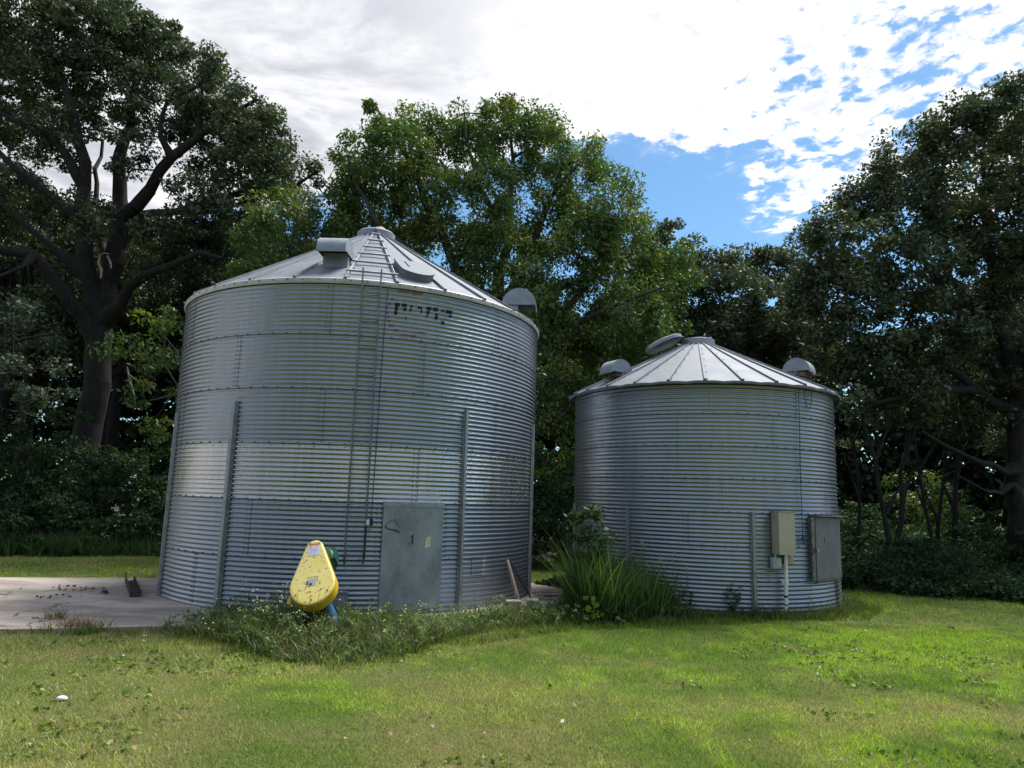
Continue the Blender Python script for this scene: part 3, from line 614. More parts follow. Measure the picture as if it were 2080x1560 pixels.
# ------------------------------------------------------------------ loose things on the ground
def board(p, q, w, h, mat, name, label):
    p, q = np.asarray(p), np.asarray(q); d = q-p; L = np.linalg.norm(d); d = d/L; s = np.cross(d, [0, 0, 1.]); s /= np.linalg.norm(s); u = np.cross(s, d); mb = MB()
    mb.box((p+q)/2, s, u, d, w, h, L, 0, .004); return tag(mb.build(name, mat), label, 'board')
thb, zb_ = on_wall(1030, 1140, B1, .05); top = pol(B1, thb, B1[2]+.05, .74)
board(on_ground(1056, 1232, .05)+np.array([0, 0, .02]), top, .045, .04, M['wood'], 'wooden_board', 'pale weathered board leaning on the large bin wall, lower end among concrete blocks')
board(on_ground(1077, 1216, .06)+np.array([0, .0, .03]), top+np.array([.04, .05, -.02]), .03, .03, M['wood_dark'], 'wooden_board', 'thin dark board leaning behind the pale one against the large bin')
def rough_block(name, c, size, rot, label, mat, cat='concrete block'):
    mb = MB(); ex = np.array([cos(rot), sin(rot), 0]); ey = np.array([-sin(rot), cos(rot), 0]); ez = np.array([0, 0, 1.])
    n = 9; P = []
    for i, (h, k) in enumerate(((0, .96), (.1, 1), (.5, 1), (.9, 1), (1, .93))):
        row = []
        for a in np.linspace(0, 2*pi, 20, endpoint=False):
            m = 1/max(abs(cos(a)), abs(sin(a))); m = min(m, 1.32)
            row.append(np.asarray(c)+ex*size[0]/2*cos(a)*m*k*(1+random.uniform(-.03, .03))+ey*size[1]/2*sin(a)*m*k*(1+random.uniform(-.03, .03))+ez*size[2]*(h+random.uniform(-.02, .02)))
        P.append(row)
    mb.grid(P, 0, True); mb.add(P[-1], [tuple(range(20))]); return tag(mb.build(name, mat, None, 35), label, cat)
g0 = on_ground(1041, 1247); rough_block('concrete_block', (g0[0], g0[1], 0), (.26, .2, .2), .3, 'broken concrete block in the weeds under the leaning boards', M['block'])
g0 = on_ground(1082, 1240); rough_block('concrete_block', (g0[0], g0[1], 0), (.17, .3, .17), -.2, 'upright chunk of concrete right of the leaning boards', M['block'])
g0 = on_ground(1100, 1240); rough_block('stone', (g0[0], g0[1], 0), (.2, .16, .12), .8, 'dark lump of stone at the edge of the tall grass between the bins', M['block'], 'stone')
g0 = on_ground(1084, 1219, .05); mb = MB()
for i in range(5):
    a = random.uniform(-.2, .5); p = np.array([g0[0]+random.uniform(-.1, .25), g0[1]+random.uniform(-.1, .15), .10+.02*i]); mb.tube([p, p+np.array([.32*cos(a), .25*sin(a), random.uniform(-.02, .03)])], [.018, .014], 6)
tag(mb.build('scrap_sticks', M['wood']), 'few pale sticks lying on the concrete beside the large bin', 'sticks')
p, q = on_ground(263, 1181, .05), on_ground(275, 1213, .05); d = q-p; L = np.linalg.norm(d); d /= L; s = np.cross(d, [0, 0, 1.])
mb = MB(); mb.prism([(-.075, 0), (.075, 0), (.075, .10), (.06, .10), (.06, .015), (-.06, .015), (-.06, .10), (-.075, .10)], p+np.array([0, 0, .002]), s, np.array([0, 0, 1.]), d, L)
mb.box(q-d*.1+s*.07+np.array([0, 0, .14]), s, d, np.array([0, 0, 1.]), .02, .04, .09); mb.box(p+d*.02+s*.07+np.array([0, 0, .13]), s, d, np.array([0, 0, 1.]), .02, .04, .07)
tag(mb.build('steel_channel', M['rust_dark']), 'rusty steel channel lying on the concrete pad left of the large bin', 'steel channel')
g0 = on_ground(125, 1424); mb = MB(); rr = []
for i, a in enumerate(np.linspace(-.1, pi/2, 6)): rr.append([g0+np.array([.045*cos(a)*cos(q), .032*cos(a)*sin(q), .02+.022*sin(a)])*(1, 1, 1) for q in np.linspace(0, 2*pi, 16, endpoint=False)])
mb.grid(rr, 0, True); tag(mb.build('white_stone', M['white_stone'], None, 60), 'smooth white oval stone lying in the dry lawn at the left', 'stone')

# ------------------------------------------------------------------ leaves, trees
def leaves(C, N, rc, size, up=.6, flat=.65, aspect=.5, droop=0., seed=0, tintvar=.5):
    """leaf-sized folded faces in clumps round the points C; returns V, F, colour"""
    r = np.random.default_rng(seed); C = np.asarray(C); n = len(C)*N
    cid = np.repeat(np.arange(len(C)), N); cc = C[cid]
    d = r.normal(size=(n, 3)); d /= np.linalg.norm(d, axis=1)[:, None]
    rad = rc*(.25+.75*r.random(n)**.6)*(.55+.85*r.random(len(C)))[cid]
    off = d*rad[:, None]; off[:, 2] *= flat; p = cc+off
    p[:, 2] -= droop*rad*r.random(n)
    nrm = r.normal(size=(n, 3))*.8+d*.5; nrm[:, 2] += up; nrm /= np.linalg.norm(nrm, axis=1)[:, None]
    ax = d+r.normal(size=(n, 3))*.8; ax[:, 2] -= droop*1.2
    ax -= nrm*np.sum(ax*nrm, 1)[:, None]; ax /= np.linalg.norm(ax, axis=1)[:, None]+1e-9; bx = np.cross(nrm, ax)
    s = (size*(.45+1.1*r.random(n)**1.4))[:, None]
    V = np.stack([p-ax*s*.5, p+bx*s*aspect*.5+ax*s*.05-nrm*s*.06, p+ax*s*.5-nrm*s*.08, p-bx*s*aspect*.5+ax*s*.05-nrm*s*.06], 1).reshape(-1, 3)
    F = np.arange(n*4).reshape(-1, 4)
    tv = np.clip(r.random(len(C))[cid]*tintvar+r.random(n)*(1-tintvar), 0, 1); yv = np.clip(r.random(len(C))[cid]*.75+r.random(n)*.3, 0, 1)
    col_ = np.stack([tv, yv, 0*tv], 1); return V, F, np.repeat(col_, 4, 0)
def blob_points(blobs, dens, dscale=1., shell=.45, seed=0):
    """clump centres in crown lobes given as (u, v, r in photo pixels, Y depth)"""
    r = np.random.default_rng(seed); out = []
    for (u, v, rp, Y) in blobs:
        c = at(u, v, Y); rad = rp/FOC*Y; n = max(2, int(dens*rad**2)); d = r.normal(size=(n, 3)); d /= np.linalg.norm(d, axis=1)[:, None]
        k = rad*(shell+(1-shell)*r.random(n)**.6); q = d*k[:, None]; q[:, 1] *= dscale; out.append(c+q)
    return np.concatenate(out)
def grow(limbs, C, step=.55, seed=0, tip=.011, gam=2.25, sag=.25):
    """limbs: list of (points, r0, r1) already joined; every clump centre is linked to the nearest wood by a bent twig"""
    r = np.random.default_rng(seed); P = []; par = []; rmin = []
    for pts, r0, r1 in limbs:
        pts = [np.asarray(p, float) for p in pts]; seg = [np.linalg.norm(b-a) for a, b in zip(pts[:-1], pts[1:])]; tot = sum(seg); run = 0
        if P:
            prev = int(np.argmin(((np.array(P)-pts[0])**2).sum(1)))
        else: P.append(pts[0]); par.append(-1); rmin.append(r0); prev = 0
        for a, b, L in zip(pts[:-1], pts[1:], seg):
            m = max(1, int(L/step))
            for i in range(1, m+1):
                q = a+(b-a)*i/m+r.normal(size=3)*.10*min(1, step); P.append(q); par.append(prev); prev = len(P)-1; rmin.append(r0+(r1-r0)*(run+L*i/m)/tot)
            run += L
    nb = len(P); order = np.argsort([((np.array(P)-c)**2).sum(1).min() for c in C]) if len(C) else []
    PA = np.zeros((nb+len(C)*14+10, 3)); PA[:nb] = P; n = nb
    for ci in order:
        c = C[ci]; dd = PA[:n]-c; cost = (dd**2).sum(1)+np.maximum(dd[:, 2], 0)**2*.8; k = int(np.argmin(cost[1:])+1) if n > 1 else 0
        a = PA[k].copy(); L = np.linalg.norm(c-a); m = min(10, max(1, int(L/step))); prev = k; perp = r.normal(size=3)*.12*L
        for i in range(1, m+1):
            s = i/m; q = a+(c-a)*s+perp*sin(pi*s)*.6; q[2] -= sag*L*.3*sin(pi*s)*(.5 if c[2] > a[2] else -.3)
            if i < m: q += r.normal(size=3)*.06
            PA[n] = q; par.append(prev); rmin.append(tip); prev = n; n += 1
    PA = PA[:n]; par = np.array(par); rad = np.zeros(n); acc = np.zeros(n); rmin = np.array(rmin)
    for i in range(n-1, -1, -1):
        rad[i] = max(acc[i]**(1/gam), tip*.7)
        if par[i] >= 0: acc[par[i]] += max(rad[i], tip)**gam
    rad[:nb] = np.maximum(np.minimum(rad[:nb], rmin[:nb]*1.15), rmin[:nb]); cap_ = rad.copy()
    for i in range(nb, n): cap_[i] = min(rad[i], cap_[par[i]]*.85)
    rad = cap_
    idx = np.arange(1, n); idx = idx[par[1:] >= 0]; A = PA[par[idx]]; B = PA[idx]; ra = np.minimum(rad[par[idx]], np.where(idx < nb, 9, rad[idx]*1.8)); rbb = rad[idx]
    D = B-A; L = np.linalg.norm(D, axis=1)[:, None]+1e-9; D = D/L; hlp = np.where(np.abs(D[:, 2:3]) < .9, [[0, 0, 1.]], [[1., 0, 0]]); e1 = np.cross(D, hlp); e1 /= np.linalg.norm(e1, axis=1)[:, None]; e2 = np.cross(D, e1)
    K = 8 if rad.max() > .1 else 5; an = np.arange(K)*2*pi/K
    ring = lambda Q, rr: Q[:, None, :]+rr[:, None, None]*(np.cos(an)[None, :, None]*e1[:, None, :]+np.sin(an)[None, :, None]*e2[:, None, :])
    B2_ = B+D*(rbb*.25)[:, None]
    V = np.concatenate([ring(A, ra), ring(B2_, rbb)], 1).reshape(-1, 3); m = len(idx); base = (np.arange(m)*2*K)[:, None]; k = np.arange(K)[None, :]
    F = np.stack([base+k, base+(k+1) % K, base+K+(k+1) % K, base+K+k], -1).reshape(-1, 4)
    return V, F
def tree(name, label, limbs, blobs, leafm, bark, dens=11, N=95, rc=.42, size=.13, seed=0, group=None, dscale=1., up=.6, flat=.65, aspect=.55, droop=0., shell=.45, cat='tree', tip=.011, step=.55, wood='trunk'):
    C = blob_points(blobs, dens, dscale, shell, seed); base = np.asarray(limbs[0][0][0])
    root = empty(name, (base[0], base[1], 0)); tag(root, label, cat, group)
    V, F = grow(limbs, C, step, seed, tip); loc = np.array([base[0], base[1], 0])
    npmesh(wood, V-loc, F, bark, root, smooth=True)
    V, F, cc = leaves(C, N, rc, size, up, flat, aspect, droop, seed+1); npmesh('crown', V-loc, F, leafm, root, cc)
    return root
def limb(Y, pts, r0, r1):
    """photo points (u, v[, extra depth]) at depth Y"""
    return ([at(p[0], p[1], Y+(p[2] if len(p) > 2 else 0)) for p in pts], r0, r1)

Y = 22.
g = np.array([at(168, 900, Y)[0]-.1, Y, -.1])
trunk = ([g, at(176, 900, Y), at(192, 780, Y), at(206, 660, Y), at(212, 610, Y)], .46, .37)
L1 = [trunk,
 limb(Y, [(212, 610), (236, 540), (245, 440, .3), (246, 330, .5), (262, 250, .8), (275, 160, .6), (262, 80, .8)], .34, .07),
 limb(Y, [(246, 455, .3), (275, 420, 0), (305, 380, -.3), (350, 315, -.8), (400, 280, -1), (445, 235, -1.2), (520, 205, -1.4)], .25, .05),
 limb(Y, [(400, 280, -1), (402, 220, -1), (410, 160, -1.4)], .10, .03), limb(Y, [(350, 320, -.8), (328, 270, -1.2), (322, 235, -1.3), (345, 205, -1.2), (400, 170, -1.3)], .10, .03),
 limb(Y, [(445, 262, -1.2), (500, 262, -1), (560, 250, -.8)], .08, .03),
 limb(Y, [(205, 640), (178, 560, -.4), (166, 480, -.6), (168, 380, -.8), (172, 330, -1), (155, 235, -1.3), (120, 150, -1.4), (90, 60, -1.2)], .30, .06),
 limb(Y, [(168, 390, -.8), (130, 320, -1.2), (95, 270, -1.5), (40, 250, -1.8), (-30, 215, -2)], .17, .05),
 limb(Y, [(166, 470, -.6), (120, 405, -1), (75, 378, -1.4), (25, 345, -1.8), (-40, 260, -2)], .15, .05),
 limb(Y, [(200, 690), (140, 610, -.8), (105, 560, -1.2), (70, 515, -1.6), (0, 508, -2), (-90, 470, -2)], .26, .10),
 limb(Y, [(170, 545, -.4), (110, 500, -.9), (50, 450, -1.3), (-20, 400, -1.6)], .13, .05),
 limb(Y, [(78, 530, -1.5), (50, 548, -2), (0, 560, -2.4)], .09, .04),
 limb(Y, [(222, 650, -.2), (262, 580, -.8), (300, 556, -1.2), (345, 535, -1.6), (400, 512, -2), (455, 528, -2)], .21, .06),
 limb(Y, [(244, 500, .3), (280, 440, .2), (340, 430, -.3), (430, 415, -.6), (520, 385, -.6), (600, 372, -.4), (640, 350, -.4)], .17, .04),
 limb(Y, [(250, 470, .3), (300, 450, .6), (380, 465, .9), (450, 500, .9)], .10, .03),
 limb(Y, [(226, 570), (212, 500, .8), (190, 430, 1.6), (200, 350, 2), (210, 280, 2.2)], .16, .05)]
Z = lambda l, y: [(a, b, c, y+(random.uniform(-1.6, 1.6))) for a, b, c in l]
BL1 = Z([(100, 95, 125), (225, 75, 80), (300, 100, 85), (370, 145, 75), (440, 205, 80), (500, 255, 75), (535, 300, 55), (-60, 120, 140), (20, -20, 130), (150, -40, 110), (245, 70, 60), (30, 200, 110), (200, 190, 95), (320, 215, 75), (430, 290, 80), (500, 350, 65), (120, 280, 60), (560, 360, 40), (610, 352, 36), (640, 350, 24), (-60, 330, 130), (30, 400, 60), (120, 420, 55), (400, 395, 60), (330, 470, 50), (60, 470, 60), (420, 470, 45), (250, 300, 50), (280, 45, 35), (345, 80, 35), (420, 130, 30), (545, 230, 35), (575, 290, 28), (560, 340, 35), (180, 440, 45), (430, 440, 60), (500, 425, 55), (580, 392, 40), (380, 530, 55), (470, 500, 50), (330, 560, 45), (290, 500, 45)], Y)
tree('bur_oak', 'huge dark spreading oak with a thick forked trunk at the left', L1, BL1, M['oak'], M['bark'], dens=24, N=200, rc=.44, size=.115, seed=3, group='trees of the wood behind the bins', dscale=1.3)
mb = MB(); dw = [(203, 520), (200, 535), (206, 548), (205, 565)]; mb.tube([at(u, v, 21.2) for u, v in dw], [.03, .04, .045, .03], 7); mb.tube([at(u, v, 21.2) for u, v in ((218, 520), (224, 532), (226, 545))], [.03, .035, .02], 7); mb.tube([at(u, v, 21.2) for u, v in ((200, 520), (212, 514), (222, 516))], [.015, .025, .02], 7)
tag(mb.build('dead_branch', M['deadwood'], None, 60), 'pale bleached dead branch caught in the fork of the huge oak', 'branch')
mb = MB(); mb.tube([at(u, v, 19) for u, v in ((258, 745), (264, 775), (272, 800), (276, 830))], [.02, .028, .022, .008], 6); mb.tube([at(u, v, 19) for u, v in ((262, 760), (280, 775), (292, 790))], [.014, .014, .006], 6)
tag(mb.build('dead_branch', M['deadwood'], None, 60), 'thin dead branch hanging right of the oak trunk', 'branch')
# grey-green low bough tree at the far left
Y = 17.5; g = at(-60, 900, Y); g[2] = -.1
tree('young_oak', 'grey-green low oak bough at the left edge in front of the huge trunk', [([g, at(-50, 800, Y), at(-20, 700, Y), at(20, 640, Y)], .16, .06), limb(Y, [(-50, 800), (30, 790), (100, 800)], .07, .03), limb(Y, [(-20, 720), (60, 690), (110, 680)], .06, .03)],
     Z([(10, 620, 60), (60, 660, 60), (20, 710, 80), (90, 700, 45), (-50, 680, 90), (50, 780, 65), (110, 790, 38), (0, 800, 60), (130, 745, 22), (80, 610, 30)], Y), M['oak_grey'], M['bark'], dens=17, N=110, rc=.32, size=.10, seed=5, group='trees of the wood behind the bins')
# large box elder behind the bins
Y = 21.; g = at(1010, 1000, Y); g[2] = -.1
L3 = [([g, at(1010, 900, Y), at(1005, 800, Y), at(1000, 720, Y)], .38, .30), limb(Y, [(1000, 720), (960, 600, -.4), (900, 480, -.6), (840, 360, -.6), (790, 260, -.4), (757, 205, -.4)], .20, .03),
      limb(Y, [(1000, 720), (1010, 600), (1030, 480), (1040, 360), (1040, 240)], .22, .03), limb(Y, [(1010, 650), (1070, 520, .5), (1120, 400, .8), (1180, 330, .8), (1205, 280, .8)], .18, .03),
      limb(Y, [(1005, 760), (1100, 680, -.4), (1200, 580, -.8), (1260, 480, -.8), (1285, 400, -.6)], .16, .03), limb(Y, [(960, 600, -.4), (880, 540, -1), (780, 470, -1.4), (720, 380, -1.4), (705, 310, -1.2)], .13, .03),
      limb(Y, [(1030, 480), (980, 380, -.6), (945, 280, -.8), (940, 225, -.8)], .10, .02), limb(Y, [(1100, 680, -.4), (1220, 640, -1.2), (1320, 600, -1.6), (1370, 570, -1.6)], .11, .02), limb(Y, [(1005, 780), (1080, 760, -1), (1130, 780, -1.8)], .10, .03)]
BL3 = Z([(800, 305, 70), (865, 280, 60), (945, 300, 65), (1040, 290, 75), (1115, 305, 60), (1180, 365, 60), (1215, 430, 65), (750, 370, 65), (850, 400, 95), (970, 410, 100), (1090, 430, 100), (1190, 510, 85), (1255, 470, 55), (1280, 540, 75), (1340, 575, 60), (900, 530, 100), (1030, 560, 110), (1160, 620, 95), (1270, 640, 85), (1345, 660, 50), (1120, 720, 80), (1140, 830, 65), (1110, 640, 60), (700, 440, 60), (720, 400, 50), (800, 470, 80), (960, 640, 80), (1210, 720, 70), (1150, 760, 45), (1120, 950, 60), (1280, 740, 50), (1370, 520, 35)], Y)
SP = [(757, 240, 24), (752, 210, 15), (770, 270, 30), (832, 245, 26), (937, 235, 18), (945, 255, 24), (985, 225, 14), (1000, 240, 20), (1035, 225, 20), (1032, 205, 12), (1065, 230, 20), (1085, 240, 18), (1110, 245, 18), (1125, 235, 12), (1140, 270, 22), (1207, 285, 16), (1205, 310, 24), (1225, 345, 20), (700, 310, 22), (715, 285, 14), (700, 340, 24), (1275, 385, 22), (1290, 405, 14), (1250, 360, 18), (880, 232, 20), (1300, 440, 16), (1395, 560, 20)]
BL3 += Z(SP, Y)
tree('box_elder', 'tall broad box elder with yellow-green leaves rising behind the large bin', L3, BL3, M['elder'], M['bark_pale'], dens=24, N=190, rc=.44, size=.13, seed=8, group='trees of the wood behind the bins', droop=.5, aspect=.42, flat=.85, up=.5, dscale=1.2)
Y = 19.; g = at(560, 1000, Y); g[2] = -.1
tree('box_elder', 'smaller pale box elder showing left of the large bin roof', [([g, at(560, 850, Y), at(565, 650, Y), at(560, 560, Y)], .16, .10), limb(Y, [(562, 600), (590, 500), (600, 420)], .08, .02), limb(Y, [(562, 620), (520, 520), (530, 440)], .08, .02), limb(Y, [(565, 660), (640, 560), (650, 470)], .07, .02)],
     Z([(560, 440, 50), (605, 415, 40), (520, 480, 50), (640, 460, 50), (580, 510, 60), (500, 540, 45), (640, 530, 50), (545, 400, 22), (575, 388, 16), (590, 560, 60), (690, 470, 35)], Y), M['elder'], M['bark_pale'], dens=24, N=160, rc=.38, size=.12, seed=12, group='trees of the wood behind the bins', droop=.5, aspect=.42, flat=.85, up=.5)
Y = 18.; g = at(395, 1000, Y); g[2] = -.1
tree('box_elder', 'young box elder sapling leaning out between the huge oak trunk and the large bin', [([g, at(390, 850, Y), at(360, 720, Y), at(320, 640, Y)], .05, .015), limb(Y, [(375, 780), (300, 720), (250, 700)], .02, .008)],
     Z([(320, 650, 35), (340, 690, 40), (300, 720, 40), (250, 700, 38), (330, 760, 45), (300, 800, 45), (330, 850, 45), (220, 690, 22), (350, 620, 25)], Y), M['elder'], M['bark_pale'], dens=16, N=75, rc=.28, size=.13, seed=14, group='trees of the wood behind the bins', droop=.5, aspect=.42)
# darker oaks beyond, between the box elder and the big right oak
def bgoak(name, label, u, Y, blobs, seed, m='oak', dens=14, fork=760):
    g = at(u, 1000, Y); g[2] = -.1; top = [(b[0], b[1]) for b in blobs]
    L = [([g, at(u+5, 900, Y), at(u-4, fork, Y)], .32, .24)]+[limb(Y, [(u-4, fork), ((u+x)/2+random.uniform(-15, 15), (fork+y)/2+20), (x, y)], .13, .03) for x, y in top[::2]]
    return tree(name, label, L, Z(blobs, Y), M[m], M['bark'], dens=dens, N=170, rc=.62, size=.165, seed=seed, group='trees of the wood behind the bins', dscale=1.2)
bgoak('oak_tree', 'dark oak between the box elder and the small bin peak', 1350, 29., [(1310, 500, 45), (1365, 490, 50), (1395, 560, 55), (1330, 590, 60), (1300, 660, 60), (1385, 640, 60), (1340, 720, 50), (1260, 640, 50)], 21, fork=800)
bgoak('oak_tree', 'rounded dark oak rising directly over the small bin roof', 1500, 30., [(1450, 550, 55), (1510, 545, 50), (1560, 545, 45), (1600, 570, 60), (1480, 620, 70), (1560, 640, 75), (1640, 640, 70), (1450, 680, 60), (1540, 720, 70), (1640, 720, 60), (1420, 540, 30)], 22, fork=820)
# big oak at the right: trunk near the frame edge, long limbs reaching left
Y = 19.; g = at(2070, 1100, Y); g[2] = -.1
L6 = [([g, at(2066, 1000, Y), at(2072, 900, Y), at(2065, 820, Y)], .25, .21), limb(Y, [(2065, 820), (2040, 680), (2010, 520, .5), (1995, 400, .8), (2000, 280, .8)], .20, .04),
      limb(Y, [(2066, 850), (1985, 790, -.6), (1900, 730, -1), (1800, 690, -1.4), (1700, 670, -1.4)], .17, .03), limb(Y, [(2068, 960), (1990, 940, -1), (1930, 905, -1.6), (1870, 870, -2)], .11, .03),
      limb(Y, [(2060, 800), (1960, 650, .3), (1880, 530, .6), (1800, 440, .6), (1760, 410, .6)], .17, .03), limb(Y, [(2065, 830), (2120, 650, .4), (2150, 450, .6), (2140, 300, .6)], .20, .05),
      limb(Y, [(1960, 650, .3), (1850, 600, -.2), (1740, 560, -.4), (1660, 540, -.4)], .11, .03), limb(Y, [(2040, 700), (1930, 560, 1.2), (1900, 400, 1.6), (1930, 290, 1.6)], .13, .03), limb(Y, [(1985, 790, -.6), (1880, 800, -1.4), (1780, 820, -1.8), (1720, 800, -2)], .10, .03),
      limb(Y, [(2068, 980), (2000, 1000, -1.4), (1940, 960, -2)], .07, .02)]
BL6 = Z([(1705, 465, 50), (1760, 410, 60), (1850, 330, 70), (1935, 270, 70), (2030, 250, 75), (2110, 290, 110), (1665, 520, 45), (1740, 520, 80), (1850, 440, 90), (1960, 400, 100), (2070, 430, 110), (1650, 600, 55), (1740, 630, 80), (1860, 560, 90), (1980, 560, 100), (2090, 600, 100), (1700, 710, 65), (1790, 740, 75), (1890, 690, 85), (2000, 720, 90), (2100, 760, 90), (1760, 820, 50), (1850, 800, 60), (1960, 830, 60), (2080, 880, 60), (1800, 350, 35), (1890, 275, 35), (1960, 225, 30), (2040, 195, 40), (1715, 420, 25), (1650, 470, 25), (1630, 560, 28), (1980, 210, 25), (1630, 500, 18)], Y)
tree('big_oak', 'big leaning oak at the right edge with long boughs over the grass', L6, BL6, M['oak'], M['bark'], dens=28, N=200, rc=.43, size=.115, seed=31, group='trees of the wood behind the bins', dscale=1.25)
# slender stems in the shade right of the small bin
for i, (pts, Y, r0, lab, bl) in enumerate([
  ([(1795, 1130), (1800, 1040), (1775, 930), (1760, 860), (1740, 800)], 17.5, .075, 'leaning dark slender tree nearest the small bin door', [(1740, 790, 35), (1770, 830, 30)]),
  ([(1815, 1120), (1830, 1010), (1835, 920), (1845, 840), (1850, 760)], 18.5, .085, 'dark slender stem rising just right of the leaning one', [(1850, 780, 40), (1830, 830, 28)]),
  ([(1885, 1100), (1880, 1040), (1872, 960), (1862, 900), (1858, 840)], 19.5, .06, 'thin twin-forked pale stem against the bright gap', [(1860, 830, 30), (1880, 850, 24)]),
  ([(1900, 1130), (1905, 1060), (1918, 960), (1922, 880), (1918, 810)], 20.5, .07, 'straight slender tree just right of the bright gap', [(1918, 830, 34), (1945, 860, 26)]),
  ([(1930, 1140), (1940, 1040), (1950, 950), (1948, 880), (1955, 800)], 20., .09, 'darkest straight stem before the big right oak', [(1955, 800, 38), (1975, 850, 30)]),
  ([(1735, 1120), (1745, 1010), (1735, 900), (1722, 820)], 19., .06, 'slender stem half hidden behind the small bin edge', [(1725, 850, 32), (1740, 900, 24)])]):
    g = at(pts[0][0], pts[0][1], Y); g[2] = -.05
    LL = [([g]+[at(u, v, Y) for u, v in pts[1:]], r0, r0*.5)]
    a = pts[1]; LL.append(limb(Y, [pts[2], (pts[2][0]+random.choice((-1, 1))*30, pts[2][1]-70), (pts[3][0]+random.choice((-40, 40)), pts[3][1]-60)], r0*.45, .012))
    LL.append(limb(Y, [pts[1], (a[0]+random.choice((-25, 25)), a[1]-60), (a[0]+random.choice((-45, 45)), a[1]-120)], r0*.3, .01))
    tree('slender_tree', lab, LL, Z(bl, Y), M['oak'], M['bark'], dens=16, N=70, rc=.30, size=.12, seed=40+i, group='slender trees in the shade right of the small bin')

# the wood behind: more copies of the oak kinds, individually placed
def copy_tree(src, loc, rot, sc, label, name):
    r = src.copy(); r.name = name; col.objects.link(r); r.location = loc; r.rotation_euler = (0, 0, rot); r.scale = (sc, sc, sc); r['label'] = label
    for c in src.children:
        k = c.copy(); k.parent = r; col.objects.link(k)
    return r
src = [o for o in bpy.data.objects if o.name == 'oak_tree.001'][0]
for i, (x, y, sc) in enumerate(((-15.2, 25.5, .92), (-19.5, 26.5, 1.0), (-27, 28, 1.15), (-21, 30, 1.0), (-16, 28, .95), (-12, 30, .95), (-8, 27, .85), (-3, 32, .8), (3.2, 33, .7), (11, 33, .85), (24.5, 30, .9), (29, 28, 1.1))):
    copy_tree(src, (x, y, 0), i*2.1+.4, sc, 'dark oak deep in the wood behind the nearer trees', 'oak_tree')

# undergrowth masses
def thicket(name, pts, n, hfun, depth, mat, N, rc, size, seed, wood=False):
    r = np.random.default_rng(seed); pts = np.array(pts, float); seg = np.linalg.norm(np.diff(pts, axis=0), axis=1); cum = np.concatenate([[0], np.cumsum(seg)]); s = r.random(n)*cum[-1]
    x = np.interp(s, cum, pts[:, 0]); y = np.interp(s, cum, pts[:, 1]); k = r.random(n)*depth; h = hfun(x, k); z = h*r.random(n)**.8+.1
    lump = .65+.7*vnoise(x, y+k, 1.1, seed); z = np.minimum(z*lump, z)
    C = np.stack([x, y+k, z], 1); V, F, cc = leaves(C, N, rc, size, .6, .6, .6, .1, seed); return tag(npmesh(name, V, F, mat, None, cc), kind='stuff')
thicket('undergrowth', [(-22, 16.6), (-11.8, 17.2), (-8.6, 18.6), (-6, 19)], 1100, lambda x, k: (.5+1.15*np.minimum(k, 2.9))*(.55+.75*vnoise(x, k, 1.3, 77)), 3.4, M['under'], 130, .34, .10, 51)
thicket('undergrowth', [(-1, 18), (.8, 17.2), (2.0, 17.6), (6, 19)], 330, lambda x, k: .9+.9*np.minimum(k, 2.2), 2.8, M['under'], 130, .34, .10, 52)
thicket('undergrowth', [(6.4, 16.2), (7.4, 14.9), (9.2, 14.0), (14, 13.2)], 430, lambda x, k: (.08+.27*np.minimum(k, 2.6))*(.3+1.2*vnoise(x, k, 1.2, 78)), 3.4, M['under'], 130, .30, .085, 53)
thicket('far_woods', [(-45, -13), (-12, -20), (14, -20), (48, -12)], 1500, lambda x, k: 9+3*vnoise(x, x*0, 4, 10), 4., M['far'], 34, .9, .55, 58)  # unseen tree belt behind the camera, added to darken the bins' reflections
thicket('undergrowth', [(7.2, 18.5), (16, 17.5)], 420, lambda x, k: (.5+.5*np.minimum(k, 2))*(.4+1.1*vnoise(x, k, 1.1, 79)), 4., M['under'], 120, .32, .10, 57)
def far_h(x, k): return 13.5-9.6*np.exp(-((x-19.2)/.85)**2)-2.5*vnoise(x, x*0, 4, 9)
thicket('far_woods', [(-42, 34), (-10, 37), (10, 37), (44, 31)], 7200, far_h, 4., M['far'], 50, .8, .36, 54)
thicket('sunlit_bushes', [(15.6, 27), (17.5, 26.5)], 55, lambda x, k: 2.2+.5*k, 2.5, M['elder'], 80, .42, .17, 55)

# ------------------------------------------------------------------ lawn, weeds, plants
def blades(x, y, h, wd, lean, tint, z0=0., segs=1, seed=0, curl=.6, dirn=None, face=None):
    r = np.random.default_rng(seed); n = len(x); a = r.random(n)*2*pi if face is None else face; w = np.stack([np.cos(a), np.sin(a), 0*a], 1)*(wd/2)[:, None]
    b = r.random(n)*2*pi if dirn is None else dirn; ln = np.stack([np.cos(b), np.sin(b), 0*b], 1); p = np.stack([x, y, np.zeros(n)+z0], 1); lv = []
    for i in range(segs+1):
        s = i/segs; c = p+ln*(lean*h*(s**(1+curl)))[:, None]; c[:, 2] += h*(s-.35*lean*s*s); k = (1-s**1.4)
        if i < segs: lv += [c-w*k, c+w*k]
        else: lv += [c]
    V = np.stack(lv, 1); m = V.shape[1]; base = (np.arange(n)*m)[:, None]; T = []
    for i in range(segs-1): T += [[2*i, 2*i+1, 2*i+3], [2*i, 2*i+3, 2*i+2]]
    T += [[m-3, m-2, m-1]]; F = (base[:, :, None]+np.array(T)[None]).reshape(-1, 3)
    return V.reshape(-1, 3), F, np.repeat(tint, m, 0)
def scatter(u0, u1, y0, y1, n):
    """random ground points in the visible wedge of lawn"""
    y = y0+(y1-y0)*rng.random(n)**.85; s = rng.random(n); x = (u0+(u1-u0)*s)*y+(s-.5)*4; return x, y
DG = np.array
